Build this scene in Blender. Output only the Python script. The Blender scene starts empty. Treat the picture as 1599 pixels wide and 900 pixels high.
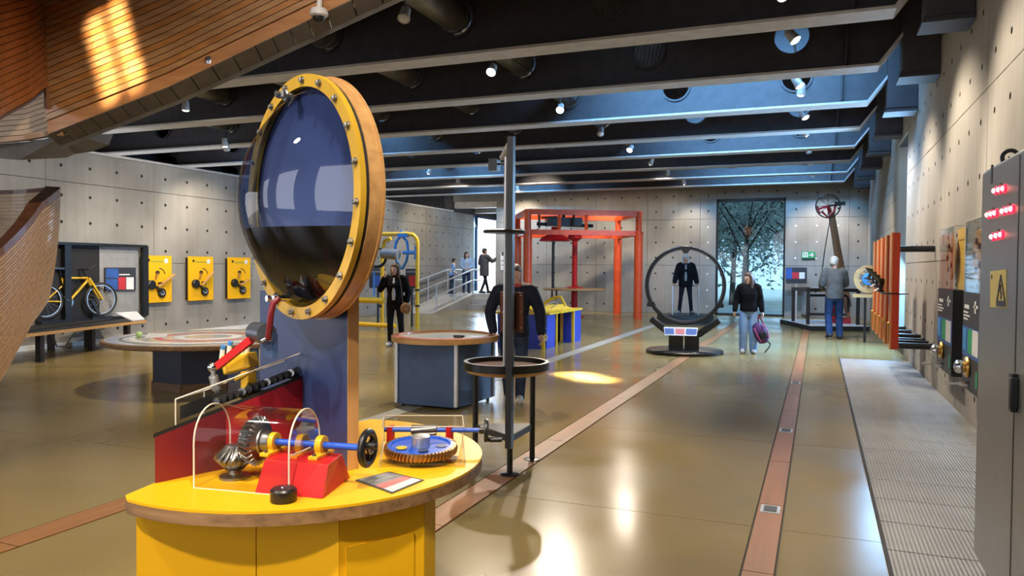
import bpy, math, random
from mathutils import Vector, Matrix
random.seed(7)
V = Vector
SC = bpy.context.scene
COL = SC.collection
# ---------------------------------------------------------------- camera
FPX = 1190.0
ROLL = math.radians(0.4)
CAMZ = 1.55
YAW = math.atan((1277 - 799.5) / FPX)
HORY = 422 - math.tan(ROLL) * (1277 - 799.5)
PIT = math.atan((450 - HORY) / FPX)
FW = V((-math.sin(YAW) * math.cos(PIT), math.cos(YAW) * math.cos(PIT), -math.sin(PIT)))
R0 = V((math.cos(YAW), math.sin(YAW), 0))
U0 = R0.cross(FW)
RT = R0 * math.cos(ROLL) + U0 * math.sin(ROLL)
UP = U0 * math.cos(ROLL) - R0 * math.sin(ROLL)
CAM = V((0, 0, CAMZ))
cd = bpy.data.cameras.new('camera')
cam = bpy.data.objects.new('camera', cd)
COL.objects.link(cam)
cd.sensor_width = 36
cd.lens = FPX / 1599 * 36
cd.clip_start = 0.05
cd.clip_end = 200
mw = Matrix((RT, UP, -FW)).transposed().to_4x4()
mw.translation = CAM
cam.matrix_world = mw
SC.camera = cam
# measured points: a pixel of the photograph met with a real plane of the room
def ray(x, y): return FW + RT * ((x - 799.5) / FPX) + UP * ((450 - y) / FPX)
def onZ(x, y, z=0.0):
    r = ray(x, y); return CAM + r * ((z - CAMZ) / r.z)
def onX(x, y, v):
    r = ray(x, y); return CAM + r * (v / r.x)
def onY(x, y, v):
    r = ray(x, y); return CAM + r * (v / r.y)
def dep(x, y, d): return CAM + ray(x, y) * d
# ---------------------------------------------------------------- sky, view
W = bpy.data.worlds.new('sky')
SC.world = W
W.use_nodes = True
bg = W.node_tree.nodes['Background']
bg.inputs['Color'].default_value = (0.90, 0.92, 0.98, 1)
bg.inputs['Strength'].default_value = 1.9
SC.view_settings.view_transform = 'Standard'
SC.view_settings.look = 'None'
SC.view_settings.gamma = 1
SC.view_settings.use_curve_mapping = False
SC.view_settings.exposure = 0.55
try:
    SC.cycles.use_denoising = True
    SC.cycles.max_bounces = 8
    SC.cycles.transparent_max_bounces = 16
    SC.cycles.caustics_reflective = False
    SC.cycles.caustics_refractive = False
    SC.cycles.sample_clamp_indirect = 6
except Exception:
    pass
# ---------------------------------------------------------------- lights
def spot(loc, tgt, power, size=70, blend=0.6, col=(1, 0.86, 0.68), rad=0.05):
    l = bpy.data.lights.new('spot_light', 'SPOT')
    l.energy = power; l.spot_size = math.radians(size); l.spot_blend = blend
    l.color = col; l.shadow_soft_size = rad
    o = bpy.data.objects.new('spot_light', l); COL.objects.link(o)
    o.location = loc
    o.rotation_euler = (V(tgt) - V(loc)).to_track_quat('-Z', 'Y').to_euler()
    return o
def area(loc, tgt, power, sx, sy, col=(1, 1, 1), spread=180, up='Y'):
    l = bpy.data.lights.new('daylight', 'AREA')
    l.shape = 'RECTANGLE'; l.size = sx; l.size_y = sy; l.energy = power; l.color = col
    l.spread = math.radians(spread)
    o = bpy.data.objects.new('daylight', l); COL.objects.link(o)
    o.location = loc
    o.rotation_euler = (V(tgt) - V(loc)).to_track_quat('-Z', up).to_euler()
    return o
WX0, WX1, FY, CZ = -13.2, 1.45, 26.7, 5.75       # left wall, right wall, far wall, ceiling
BY = [9.2 + 2.42 * k for k in range(-2, 8)]        # girder rows
BLUE = (0.20, 0.52, 1.0)
# daylight falling through the roof lights onto the girder webs and the floor
ROOFL = []
for (x0, x1, k, p) in ((-3.9, 0.5, 3, 170), (-3.6, 0.4, 5, 130), (-3.3, 0.3, 7, 120), (-3.0, 0.3, 8, 100),
                       (-13.0, -10.2, 4, 110), (-12.0, -9.0, 6, 90), (-12.0, -8.6, 8, 90)):
    y = BY[k + 1]
    ROOFL.append((x0, x1, y - 2.15, y - 1.65)); p *= 1.15
    area(((x0 + x1) / 2, y - 1.9, 5.62), ((x0 + x1) / 2, y, 4.3), p, x1 - x0, 0.5, BLUE, 110)
# sun through roof slits on the stair flank and on the floor
SUNC = (1.0, 0.76, 0.44)
_s = V((-2.3, 2.3, 5.5))
for (px, py, dx, pw, w_, h_) in ((160, 75, 0, 3.6, .07, .66), (192, 62, .16, 3.0, .06, .60), (212, 122, .27, .5, .035, .14)):
    o = area(_s + R0 * dx, dep(px, py, 6.05), pw * .6, w_, h_, SUNC, 2.0)
    o.rotation_euler = (o.rotation_euler.to_quaternion() @ Matrix.Rotation(math.radians(13), 4, 'Z').to_quaternion()).to_euler()
area((-2.95, 10.55, 5.6), (-3.05, 10.45, 0), 34, .9, .35, SUNC, 6)

# ---------------------------------------------------------------- materials
def M(name, col, rough=0.5, metal=0.0, col2=None, scale=6.0, stretch=(1, 1, 1), bump=0.0, bscale=None,
      coat=0.0, pos=False, detail=5.0, contrast=(0.35, 0.65), rough2=None, emit=0.0, spec=0.5):
    m = bpy.data.materials.new(name); m.use_nodes = True
    nt = m.node_tree; N = nt.nodes; L = nt.links
    b = N['Principled BSDF']
    b.inputs['Roughness'].default_value = rough
    b.inputs['Metallic'].default_value = metal
    b.inputs['Coat Weight'].default_value = coat
    b.inputs['Specular IOR Level'].default_value = spec
    b.inputs['Base Color'].default_value = (*col, 1)
    if emit:
        b.inputs['Emission Color'].default_value = (*col, 1)
        b.inputs['Emission Strength'].default_value = emit
    if col2 is None and not bump:
        col2 = tuple(c * 0.86 for c in col); 
    if pos:
        co = N.new('ShaderNodeNewGeometry').outputs['Position']
    else:
        co = N.new('ShaderNodeTexCoord').outputs['Object']
    mp = N.new('ShaderNodeMapping'); mp.inputs['Scale'].default_value = stretch
    L.new(co, mp.inputs['Vector'])
    if col2 is not None:
        n = N.new('ShaderNodeTexNoise'); n.inputs['Scale'].default_value = scale
        n.inputs['Detail'].default_value = detail
        L.new(mp.outputs[0], n.inputs['Vector'])
        r = N.new('ShaderNodeValToRGB')
        r.color_ramp.elements[0].position = contrast[0]; r.color_ramp.elements[1].position = contrast[1]
        r.color_ramp.elements[0].color = (*col, 1); r.color_ramp.elements[1].color = (*col2, 1)
        L.new(n.outputs['Fac'], r.inputs[0]); L.new(r.outputs[0], b.inputs['Base Color'])
        if rough2 is not None:
            mr = N.new('ShaderNodeMapRange')
            mr.inputs['To Min'].default_value = rough; mr.inputs['To Max'].default_value = rough2
            mr.inputs['From Min'].default_value = 0.3; mr.inputs['From Max'].default_value = 0.7
            L.new(n.outputs['Fac'], mr.inputs['Value']); L.new(mr.outputs[0], b.inputs['Roughness'])
    if bump:
        n2 = N.new('ShaderNodeTexNoise'); n2.inputs['Scale'].default_value = bscale or scale * 4
        n2.inputs['Detail'].default_value = 4
        L.new(mp.outputs[0], n2.inputs['Vector'])
        bp = N.new('ShaderNodeBump'); bp.inputs['Strength'].default_value = bump; bp.inputs['Distance'].default_value = 0.01
        L.new(n2.outputs['Fac'], bp.inputs['Height']); L.new(bp.outputs[0], b.inputs['Normal'])
    return m
def concrete(name, a, c, s=0.9):
    """board-marked grey concrete: broad blotches, fine grain and pores"""
    m = M(name, a, 0.75, col2=c, scale=s, pos=True, detail=9, contrast=(0.3, 0.7), bump=0.25, bscale=28)
    nt = m.node_tree; N = nt.nodes; L = nt.links
    b = N['Principled BSDF']; src = b.inputs['Base Color'].links[0].from_socket
    g = N.new('ShaderNodeNewGeometry')
    mp = N.new('ShaderNodeMapping'); mp.inputs['Scale'].default_value = (9, 9, 0.5)
    n = N.new('ShaderNodeTexNoise'); n.inputs['Scale'].default_value = 1.0; n.inputs['Detail'].default_value = 6
    L.new(g.outputs['Position'], mp.inputs[0]); L.new(mp.outputs[0], n.inputs['Vector'])
    mx = N.new('ShaderNodeMix'); mx.data_type = 'RGBA'; mx.blend_type = 'MULTIPLY'
    mx.inputs['Factor'].default_value = 0.22
    r = N.new('ShaderNodeValToRGB'); r.color_ramp.elements[0].position = 0.3; r.color_ramp.elements[1].position = 0.6
    r.color_ramp.elements[0].color = (0.55, 0.53, 0.5, 1); r.color_ramp.elements[1].color = (1, 1, 1, 1)
    L.new(n.outputs['Fac'], r.inputs[0])
    L.new(src, mx.inputs['A']); L.new(r.outputs[0], mx.inputs['B']); L.new(mx.outputs['Result'], b.inputs['Base Color'])
    return m
def wood(name, a, c, axis=0, s=3.0, rough=0.4, coat=0.2, pos=False):
    st = [14, 14, 14]; st[axis] = 0.8
    return M(name, a, rough, col2=c, scale=s, stretch=tuple(st), coat=coat, detail=6, contrast=(0.3, 0.7), pos=pos)
def clear(name, tint=(1, 1, 1), gloss=0.12, rough=0.03):
    m = bpy.data.materials.new(name); m.use_nodes = True
    nt = m.node_tree; N = nt.nodes; L = nt.links
    N.remove(N['Principled BSDF'])
    t = N.new('ShaderNodeBsdfTransparent'); t.inputs[0].default_value = (*tint, 1)
    g = N.new('ShaderNodeBsdfGlossy'); g.inputs['Roughness'].default_value = rough
    lw = N.new('ShaderNodeLayerWeight'); lw.inputs[0].default_value = 0.25
    ad = N.new('ShaderNodeMath'); ad.operation = 'MULTIPLY_ADD'; ad.use_clamp = True
    ad.inputs[1].default_value = 0.5; ad.inputs[2].default_value = gloss * 0.35
    L.new(lw.outputs['Fresnel'], ad.inputs[0])
    mx = N.new('ShaderNodeMixShader')
    L.new(ad.outputs[0], mx.inputs[0]); L.new(t.outputs[0], mx.inputs[1]); L.new(g.outputs[0], mx.inputs[2])
    L.new(mx.outputs[0], N['Material Output'].inputs[0])
    return m
def srgb(r, g, b):
    f = lambda c: (c / 255 / 12.92) if c <= 10 else ((c / 255 + 0.055) / 1.055) ** 2.4
    return (f(r), f(g), f(b))
CONC = concrete('wall_concrete', (0.34, 0.325, 0.295), (0.225, 0.21, 0.185))
CONCR = concrete('wall_concrete_warm', (0.43, 0.40, 0.35), (0.33, 0.31, 0.275))
PLUG = M('dark_tie_hole', (0.035, 0.033, 0.03), 0.9)
PLUGW = M('white_tie_plug', (0.9, 0.9, 0.88), 0.5)
JOINT = M('dark_joint_backing', (0.07, 0.065, 0.06), 0.9)  # dark backing that shows in the joints between panels
STEEL = M('girder_dark_paint', (0.042, 0.038, 0.042), 0.6, col2=(0.055, 0.05, 0.054))
FLNG = M('girder_flange_grey', (0.56, 0.54, 0.52), 0.6, col2=(0.48, 0.46, 0.44))
DUCT = M('duct_grey_steel', (0.22, 0.215, 0.21), 0.38, 0.7, col2=(0.16, 0.155, 0.15))
DECK = M('ceiling_deck_black', (0.018, 0.018, 0.02), 0.8)
FLOOR = M('polished_olive_concrete', (0.31, 0.225, 0.078), 0.13, col2=(0.18, 0.143, 0.066), scale=0.7, pos=True, detail=9,
          contrast=(0.2, 0.85), rough2=0.30, bump=0.03, bscale=60, spec=.28)
GROUT = M('floor_joint', (0.10, 0.085, 0.05), 0.7)
TIMBER = wood('floor_timber', (0.40, 0.175, 0.06), (0.24, 0.12, 0.055), 1, 0.7, 0.38, 0.1, pos=True)
SLAT = wood('stair_slat', (0.44, 0.245, 0.11), (0.29, 0.15, 0.062), 0, 2.0, 0.33, 0.3)
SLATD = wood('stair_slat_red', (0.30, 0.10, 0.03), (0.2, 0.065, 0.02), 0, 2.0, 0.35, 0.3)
SLATL = wood('stair_slat_lit', (0.62, 0.45, 0.28), (0.48, 0.32, 0.19), 0, 2.0, 0.35, 0.1)  # paler slat copy: daylight on the inner faces put into the colour
SLATH = wood('stair_slat_hull', (0.50, 0.30, 0.145), (0.36, 0.20, 0.09), 0, 2.0, 0.42, 0.1)
SLATH2 = wood('stair_slat_hull_b', (0.44, 0.255, 0.12), (0.31, 0.17, 0.075), 0, 2.0, 0.42, 0.1)
RIMD = wood('stair_rim_dark', (0.17, 0.065, 0.03), (0.1, 0.04, 0.02), 0, 2.0, 0.35)
PLY = wood('ply_edge', (0.34, 0.19, 0.085), (0.16, 0.085, 0.04), 0, 2.5, 0.5, 0)
PINE = wood('pine_board', (0.60, 0.34, 0.13), (0.44, 0.23, 0.08), 0, 2.5, 0.4)
PINEZ = wood('pine_upright', (0.60, 0.34, 0.13), (0.44, 0.23, 0.08), 2, 2.5, 0.4)
YEL = M('yellow_laminate', (0.86, 0.46, 0.010), 0.4, col2=(0.80, 0.42, 0.008), scale=2, spec=.3)
YELP = M('yellow_paint', (0.85, 0.50, 0.02), 0.35)
YELD = M('ochre_ring_paint', (0.62, 0.36, 0.025), 0.4)
NAVY = M('navy_laminate', (0.030, 0.055, 0.165), 0.4, col2=(0.026, 0.047, 0.14))
NAVYL = M('slate_blue_laminate', (0.055, 0.10, 0.22), 0.35, col2=(0.045, 0.083, 0.185))
BLUEP = M('blue_paint', (0.02, 0.10, 0.60), 0.35)
BLUEL = M('light_blue_paint', (0.06, 0.28, 0.72), 0.4)
COBALT = M('cobalt_panel', (0.03, 0.06, 0.42), 0.45)
RED = M('red_paint', (0.62, 0.018, 0.02), 0.4, spec=.3)
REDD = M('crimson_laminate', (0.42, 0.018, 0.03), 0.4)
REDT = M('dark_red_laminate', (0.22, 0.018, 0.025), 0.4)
BOARDR = M('board_red_orange', (0.58, 0.055, 0.018), 0.4, spec=.3)
ORANGE = M('orange_red_paint', (0.80, 0.10, 0.025), 0.35)
BLACK = M('black_paint', (0.012, 0.012, 0.013), 0.35)
BLACKM = M('black_matt', (0.012, 0.012, 0.013), 0.7)
RUBBER = M('black_rubber', (0.02, 0.02, 0.022), 0.6)
CHROME = M('bright_metal', (0.75, 0.75, 0.76), 0.2, 1.0)
GUN = M('gear_steel', (0.36, 0.35, 0.34), 0.36, 1.0, col2=(0.22, 0.215, 0.21), scale=20)
ALU = M('brushed_aluminium', (0.72, 0.73, 0.75), 0.35, 0.8)
BRASS = M('brass', (0.75, 0.45, 0.12), 0.3, 1.0)
BRONZE = M('bronze_teeth', (0.45, 0.25, 0.09), 0.35, 0.9)
GREYP = M('cabinet_grey_paint', (0.20, 0.205, 0.205), 0.32, 0.25, col2=(0.185, 0.19, 0.19), bump=0.05, bscale=400)
GREYD = M('dark_grey_plastic', (0.045, 0.047, 0.05), 0.5)
WHITE = M('white_plastic', (0.78, 0.78, 0.77), 0.4)
PRINTD = M('print_charcoal', (0.035, 0.035, 0.045), 0.5)
PRINTB = M('print_blue', (0.03, 0.10, 0.38), 0.5)
PRINTR = M('print_red', (0.55, 0.03, 0.04), 0.5)
PRINTG = M('print_green', (0.02, 0.33, 0.13), 0.5)
PRINTW = M('print_white', (0.75, 0.75, 0.76), 0.5)
PRINTGY = M('print_grey', (0.22, 0.22, 0.23), 0.5)
PRINTP = M('print_pink', (0.62, 0.17, 0.17), 0.5)
ACR = clear('acrylic', (0.99, 0.99, 0.99), 0.04)
ACRE = M('acrylic_edge', (0.80, 0.72, 0.60), 0.25)
ACRY = clear('acrylic_amber', (0.93, 0.76, 0.40), 0.12)
GLASS = clear('window_glass', (0.50, 0.68, 0.80), 0.10)
LENSG = clear('dome_glass', (0.66, 0.74, 0.90), 0.22, 0.015)
HOSE = M('dark_red_hose', (0.20, 0.018, 0.025), 0.3)
SKIN = M('skin', (0.56, 0.32, 0.22), 0.5)
LAMPW = M('lamp_glow', (1.0, 0.90, 0.72), 0.5, emit=28)
LAMPH = M('lamp_housing_grey', (0.62, 0.61, 0.60), 0.4, 0.3)
SKYP = M('roof_light_glow', (0.45, 0.72, 1.0), 0.3, emit=1.6)  # sky glow put into the pane itself, the deck above has no opening
LED = M('red_led', (1.0, 0.01, 0.04), 0.4, emit=2.2)
LEDC = M('led_core', (1.0, 0.30, 0.30), 0.4, emit=2.5)
# ---------------------------------------------------------------- mesh helpers
ORG = {}
class MB:
    def __init__(s): s.v = []; s.f = []; s.m = []
    def add(s, vs, fs, mi=0):
        o = len(s.v); s.v += [V(p) for p in vs]
        s.f += [tuple(i + o for i in f) for f in fs]; s.m += [mi] * len(fs); return s
    def box(s, c, size, mi=0, x=None, y=None, z=None):
        x = V(x).normalized() if x else V((1, 0, 0)); z = V(z).normalized() if z else V((0, 0, 1))
        y = V(y).normalized() if y else z.cross(x).normalized()
        hx, hy, hz = size[0] / 2, size[1] / 2, size[2] / 2; c = V(c)
        vs = [c + x * (a * hx) + y * (b * hy) + z * (d * hz) for d in (-1, 1) for b in (-1, 1) for a in (-1, 1)]
        return s.add(vs, [(0, 2, 3, 1), (4, 5, 7, 6), (0, 1, 5, 4), (2, 6, 7, 3), (0, 4, 6, 2), (1, 3, 7, 5)], mi)
    def bx(s, x0, x1, y0, y1, z0, z1, mi=0):
        return s.box(((x0 + x1) / 2, (y0 + y1) / 2, (z0 + z1) / 2), (x1 - x0, y1 - y0, z1 - z0), mi)
    def bar(s, a, b, w, h=None, mi=0, up=(0, 0, 1)):
        a = V(a); b = V(b); d = b - a; x = d.normalized(); u = V(up)
        if abs(x.dot(u)) > 0.98: u = V((1, 0, 0)) if abs(x.x) < 0.9 else V((0, 1, 0))
        y = u.cross(x).normalized(); z = x.cross(y)
        return s.box((a + b) / 2, (d.length, w, h or w), mi, x, y, z)
    def rings(s, rs, mi=0, caps=True, closed=True):
        n = len(rs[0]); o = len(s.v)
        for r in rs: s.v += [V(p) for p in r]
        for i in range(len(rs) - 1):
            for j in range(n if closed else n - 1):
                k = (j + 1) % n
                s.f.append((o + i * n + j, o + i * n + k, o + (i + 1) * n + k, o + (i + 1) * n + j)); s.m.append(mi)
        if caps:
            s.f.append(tuple(o + j for j in range(n))[::-1]); s.m.append(mi)
            e = o + (len(rs) - 1) * n
            s.f.append(tuple(e + j for j in range(n))); s.m.append(mi)
        return s
    def tube(s, pts, r, n=12, mi=0, caps=True):
        pts = [V(p) for p in pts]; rad = r if isinstance(r, (list, tuple)) else [r] * len(pts)
        rs = []; u = None
        for i, p in enumerate(pts):
            t = (pts[min(i + 1, len(pts) - 1)] - pts[max(i - 1, 0)]).normalized()
            if u is None:
                u = V((0, 0, 1)) if abs(t.z) < 0.9 else V((1, 0, 0))
            u = (u - t * u.dot(t)).normalized(); w = t.cross(u)
            rs.append([p + (u * math.cos(a) + w * math.sin(a)) * rad[i] for a in [2 * math.pi * k / n for k in range(n)]])
        return s.rings(rs, mi, caps)
    def cyl(s, a, b, r, r2=None, n=16, mi=0):
        return s.tube([a, b], [r, r if r2 is None else r2], n, mi)
    def lathe(s, prof, c=(0, 0, 0), ax=(0, 0, 1), n=32, mi=0, caps=True):
        c = V(c); ax = V(ax).normalized(); u = V((1, 0, 0)) if abs(ax.x) < 0.9 else V((0, 1, 0))
        u = (u - ax * u.dot(ax)).normalized(); w = ax.cross(u)
        rs = [[c + ax * h + (u * math.cos(a) + w * math.sin(a)) * r for a in [2 * math.pi * k / n for k in range(n)]] for r, h in prof]
        return s.rings(rs, mi, caps)
    def annulus(s, c, ax, r0, r1, h, n=48, mi=0):
        """flat ring with a square section"""
        c = V(c); ax = V(ax).normalized(); u = V((1, 0, 0)) if abs(ax.x) < 0.9 else V((0, 1, 0))
        u = (u - ax * u.dot(ax)).normalized(); w = ax.cross(u); o = len(s.v)
        for k in range(n):
            d = u * math.cos(2 * math.pi * k / n) + w * math.sin(2 * math.pi * k / n)
            s.v += [c + d * r0 - ax * (h / 2), c + d * r1 - ax * (h / 2), c + d * r1 + ax * (h / 2), c + d * r0 + ax * (h / 2)]
        for k in range(n):
            a = o + k * 4; b = o + ((k + 1) % n) * 4
            for q in range(4):
                s.f.append((a + q, a + (q + 1) % 4, b + (q + 1) % 4, b + q)); s.m.append(mi)
        return s
    def torus(s, c, ax, R, r, n=40, k=10, mi=0):
        c = V(c); ax = V(ax).normalized(); u = V((1, 0, 0)) if abs(ax.x) < 0.9 else V((0, 1, 0))
        u = (u - ax * u.dot(ax)).normalized(); w = ax.cross(u); o = len(s.v)
        for i in range(n):
            d = u * math.cos(2 * math.pi * i / n) + w * math.sin(2 * math.pi * i / n)
            for j in range(k):
                t = 2 * math.pi * j / k
                s.v.append(c + d * (R + r * math.cos(t)) + ax * (r * math.sin(t)))
        for i in range(n):
            for j in range(k):
                s.f.append((o + i * k + j, o + ((i + 1) % n) * k + j, o + ((i + 1) % n) * k + (j + 1) % k, o + i * k + (j + 1) % k)); s.m.append(mi)
        return s
    def ball(s, c, r, sc=(1, 1, 1), n=12, k=8, mi=0):
        c = V(c)
        rs = []
        for i in range(k + 1):
            t = math.pi * (i + (0.06 if i == 0 else -0.06 if i == k else 0)) / k
            rs.append([c + V((r * sc[0] * math.sin(t) * math.cos(a), r * sc[1] * math.sin(t) * math.sin(a), -r * sc[2] * math.cos(t))) for a in [2 * math.pi * q / n for q in range(n)]])
        return s.rings(rs, mi)
    def prism(s, poly, d, mi=0):
        """polygon (3D points) extruded by vector d"""
        n = len(poly); d = V(d); o = len(s.v)
        s.v += [V(p) for p in poly] + [V(p) + d for p in poly]
        s.f.append(tuple(o + i for i in range(n))[::-1]); s.m.append(mi)
        s.f.append(tuple(o + n + i for i in range(n))); s.m.append(mi)
        for i in range(n):
            k = (i + 1) % n
            s.f.append((o + i, o + k, o + n + k, o + n + i)); s.m.append(mi)
        return s
    def mesh(s, name, mats, org=V((0, 0, 0)), smooth=True):
        me = bpy.data.meshes.new(name)
        me.from_pydata([tuple(p - org) for p in s.v], [], s.f)
        if not isinstance(mats, (list, tuple)): mats = [mats]
        for mt in mats: me.materials.append(mt)
        if len(mats) > 1: me.polygons.foreach_set('material_index', s.m)
        import bmesh
        b = bmesh.new(); b.from_mesh(me); bmesh.ops.recalc_face_normals(b, faces=b.faces); b.to_mesh(me); b.free()
        if smooth:
            me.polygons.foreach_set('use_smooth', [True] * len(me.polygons))
            me.set_sharp_from_angle(angle=math.radians(38))
        me.update()
        return me
    def build(s, name, mats, parent=None, smooth=True, bevel=0.0, org=None):
        o_ = ORG.get(parent.name, V((0, 0, 0))) if parent else (V(org) if org is not None else V((0, 0, 0)))
        # a mesh of its own gets its origin at its own foot, so that rotations and copies are easy
        me = s.mesh(name, mats, o_, smooth)
        ob = bpy.data.objects.new(name, me); COL.objects.link(ob)
        if parent: ob.parent = parent; ORG[ob.name] = o_
        else: ob.location = o_; ORG[ob.name] = o_
        if bevel:
            bv = ob.modifiers.new('bevel', 'BEVEL'); bv.width = bevel; bv.segments = 2; bv.limit_method = 'ANGLE'
            bv.angle_limit = math.radians(40)
        return ob
def thing(name, label, cat, loc=(0, 0, 0), group=None):
    o = bpy.data.objects.new(name, None); COL.objects.link(o); o.location = loc
    o.empty_display_size = 0.1
    o['label'] = label; o['category'] = cat
    if group: o['group'] = group
    ORG[o.name] = V(loc); return o
def tag(o, label, cat, group=None):
    o['label'] = label; o['category'] = cat
    if group: o['group'] = group
    return o
def struct(o): o['kind'] = 'structure'; return o
def root(name, loc=(0, 0, 0)):
    o = bpy.data.objects.new(name, None); COL.objects.link(o); o.location = loc; ORG[o.name] = V(loc)
    o['kind'] = 'structure'; return o
def inst(src, name, parent, loc, rz=0.0, scale=None):
    o = bpy.data.objects.new(name, src); COL.objects.link(o); o.parent = parent; o.location = loc
    o.rotation_euler = (0, 0, rz)
    if scale: o.scale = scale
    return o
def dup(r, loc, rz=0.0, label=None, group=None):
    c = r.copy(); COL.objects.link(c); c.location = loc; c.rotation_euler = (0, 0, rz)
    if label: c['label'] = label
    if group: c['group'] = group
    for ch in list(r.children):
        d = ch.copy(); COL.objects.link(d); d.parent = c
        for g in list(ch.children):
            e = g.copy(); COL.objects.link(e); e.parent = d
    return c
# ================================================================ SETTING
PANELS = {}
def holed(w, h, nx, ny, r=0.033, white=False, gap=0.012, warm=False):
    """concrete formwork panel: every tie hole is a real recessed cone; front face looks along -Y"""
    key = (round(w, 3), round(h, 3), nx, ny, white, warm)
    if key in PANELS: return PANELS[key]
    b = MB(); g = gap / 2
    x0, x1, z0, z1 = g, w - g, g, h - g
    cw, ch = (x1 - x0) / nx, (z1 - z0) / ny
    for i in range(nx):
        for j in range(ny):
            cx, cz = x0 + cw * (i + .5), z0 + ch * (j + .5)
            out = []; inn = []; dp = []
            for a in range(8):
                t = math.pi / 4 * a; c, s = math.cos(t), math.sin(t); k = max(abs(c), abs(s))
                out.append((cx + c / k * cw / 2, 0, cz + s / k * ch / 2))
                inn.append((cx + c * r, 0, cz + s * r)); dp.append((cx + c * r * .8, 0.022, cz + s * r * .8))
            fs = [(a, (a + 1) % 8, 8 + (a + 1) % 8, 8 + a) for a in range(8)]
            b.add(out + inn, fs, 0)
            b.add(inn + dp, [(a, (a + 1) % 8, 8 + (a + 1) % 8, 8 + a) for a in range(8)] + [tuple(range(8, 16))], 1)
    c = [(x0, 0, z0), (x1, 0, z0), (x1, 0, z1), (x0, 0, z1)]; d = [(0 if p[0] == x0 else w, .03, 0 if p[2] == z0 else h) for p in c]
    b.add(c + d, [(i, (i + 1) % 4, 4 + (i + 1) % 4, 4 + i) for i in range(4)], 0)
    me = b.mesh('concrete_panel', [CONCR if warm else CONC, PLUGW if white else PLUG], smooth=False)
    PANELS[key] = me
    return me
def wall_panels(par, kind, plane, cuts, zs, hx=0.62, white=lambda i, j: False, warm=False):
    for i in range(len(cuts) - 1):
        a, b_ = cuts[i], cuts[i + 1]
        for j in range(len(zs) - 1):
            w, h = b_ - a, zs[j + 1] - zs[j]
            me = holed(w, h, max(1, round(w / hx)), max(1, round(h / 0.53)), white=white(i, j), warm=warm)
            if kind == 'far': inst(me, 'concrete_panel', par, (a, plane, zs[j]))
            elif kind == 'right': inst(me, 'concrete_panel', par, (plane, b_, zs[j]), -math.pi / 2)
            else: inst(me, 'concrete_panel', par, (plane, a, zs[j]), math.pi / 2)
ZS = [0, 1.68, 3.27, 4.86, 5.75]
# right wall with its tall blue-lit light slot
wr = root('wall_right')
b = MB(); b.bx(WX1 + .03, WX1 + .35, -4.4, 15.3, 0, CZ); b.bx(WX1 + .03, WX1 + .35, 17.3, FY + .4, 0, CZ)
b.bx(WX1 + .03, WX1 + .35, 15.3, 17.3, 0, .3); b.bx(WX1 + .03, WX1 + .35, 15.3, 17.3, 4.05, CZ)
b.build('wall_core', JOINT, wr, smooth=False)
wall_panels(wr, 'right', WX1, [1.06, 3.48, 5.9, 8.32, 10.82, 13.3, 15.3], ZS, warm=True)
wall_panels(wr, 'right', WX1, [17.3, 19.6, 21.9, 24.3, FY], ZS, warm=True)
wall_panels(wr, 'right', WX1, [15.3, 17.3], [4.05, 4.86, 5.75], warm=True)
# window slot in the right wall, sky light comes in through it
w3 = root('window_2')
b = MB(); b.bx(WX1 + .5, WX1 + .515, 15.3, 17.3, .3, 4.05); b.build('pane', GLASS, w3, smooth=False)
b = MB(); b.bx(WX1 + .03, WX1 + .52, 17.28, 17.32, .0, 4.05); b.build('reveal', CONCR, w3, smooth=False)
area((WX1 + .44, 16.3, 2.2), (WX1 - 1, 15.6, 1.5), 600, 1.8, 3.4, (.30, .60, 1.0), 170)
b = MB()
for z in (.3, 3.27, 4.02): b.bx(WX1 + .48, WX1 + .535, 15.3, 17.3, z, z + .03)
b.build('window_frame', GREYD, w3, smooth=False)
# far wall: doorway at the left, window right of the middle
wf = root('wall_far')
DX0, DX1, DZ = -13.2, -11.37, 4.1
KX0, KX1, KZ = -3.24, -1.02, 3.93
b = MB(); y0, y1 = FY + .03, FY + .4
b.bx(DX1, KX0, y0, y1, 0, CZ); b.bx(KX1, WX1 + .4, y0, y1, 0, CZ); b.bx(KX0, KX1, y0, y1, KZ, CZ); b.bx(DX0 - .4, DX1, y0, y1, DZ, CZ)
b.build('wall_core', JOINT, wf, smooth=False)
wall_panels(wf, 'far', FY, [DX1, -9.35, -7.45, -5.6, -3.78], ZS)
wall_panels(wf, 'far', FY, [-3.78, KX0], ZS, white=lambda i, j: j in (0, 1))
wall_panels(wf, 'far', FY, [KX1, 0.9, WX1], ZS, white=lambda i, j: j == 1 and i == 0)
wall_panels(wf, 'far', FY, [KX0, KX1], [KZ, 4.86, 5.75])
wall_panels(wf, 'far', FY, [DX0, DX1], [DZ, 4.86, 5.75])
# left wall: stops short of the girders
wl = root('wall_left')
LT = 3.72
b = MB(); b.bx(WX0 - .35, WX0 - .03, 3, 28.65, 0, LT); b.bx(WX0 - .35, WX0 - .03, 26.7, 28.65, LT, 4.4); b.bx(WX0 - .35, WX0 - .03, 28.65, 31.6, 3.75, 4.4); b.build('wall_core', JOINT, wl, smooth=False)
wall_panels(wl, 'left', WX0, [4.97, 7.42, 9.84, 12.3, 14.76, 17.2, 19.7, 22.2, 24.5, FY], [0, 1.6, 3.12, LT], hx=.62)
wall_panels(wl, 'left', WX0, [FY, 28.6], [0, 1.6, 3.12, LT], hx=.8)
b = MB(); b.bx(WX0 - .4, WX0 + .02, 3, FY, LT, LT + .05); struct(b.build('trim_1', FLNG, smooth=False))
b = MB(); b.bx(-17.6, -17.4, -4.4, FY + .4, 3.5, CZ); b.bx(-17.6, -13.5, FY + .1, FY + .4, 3.0, CZ); struct(b.build('wall_back', DECK, smooth=False))
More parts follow.
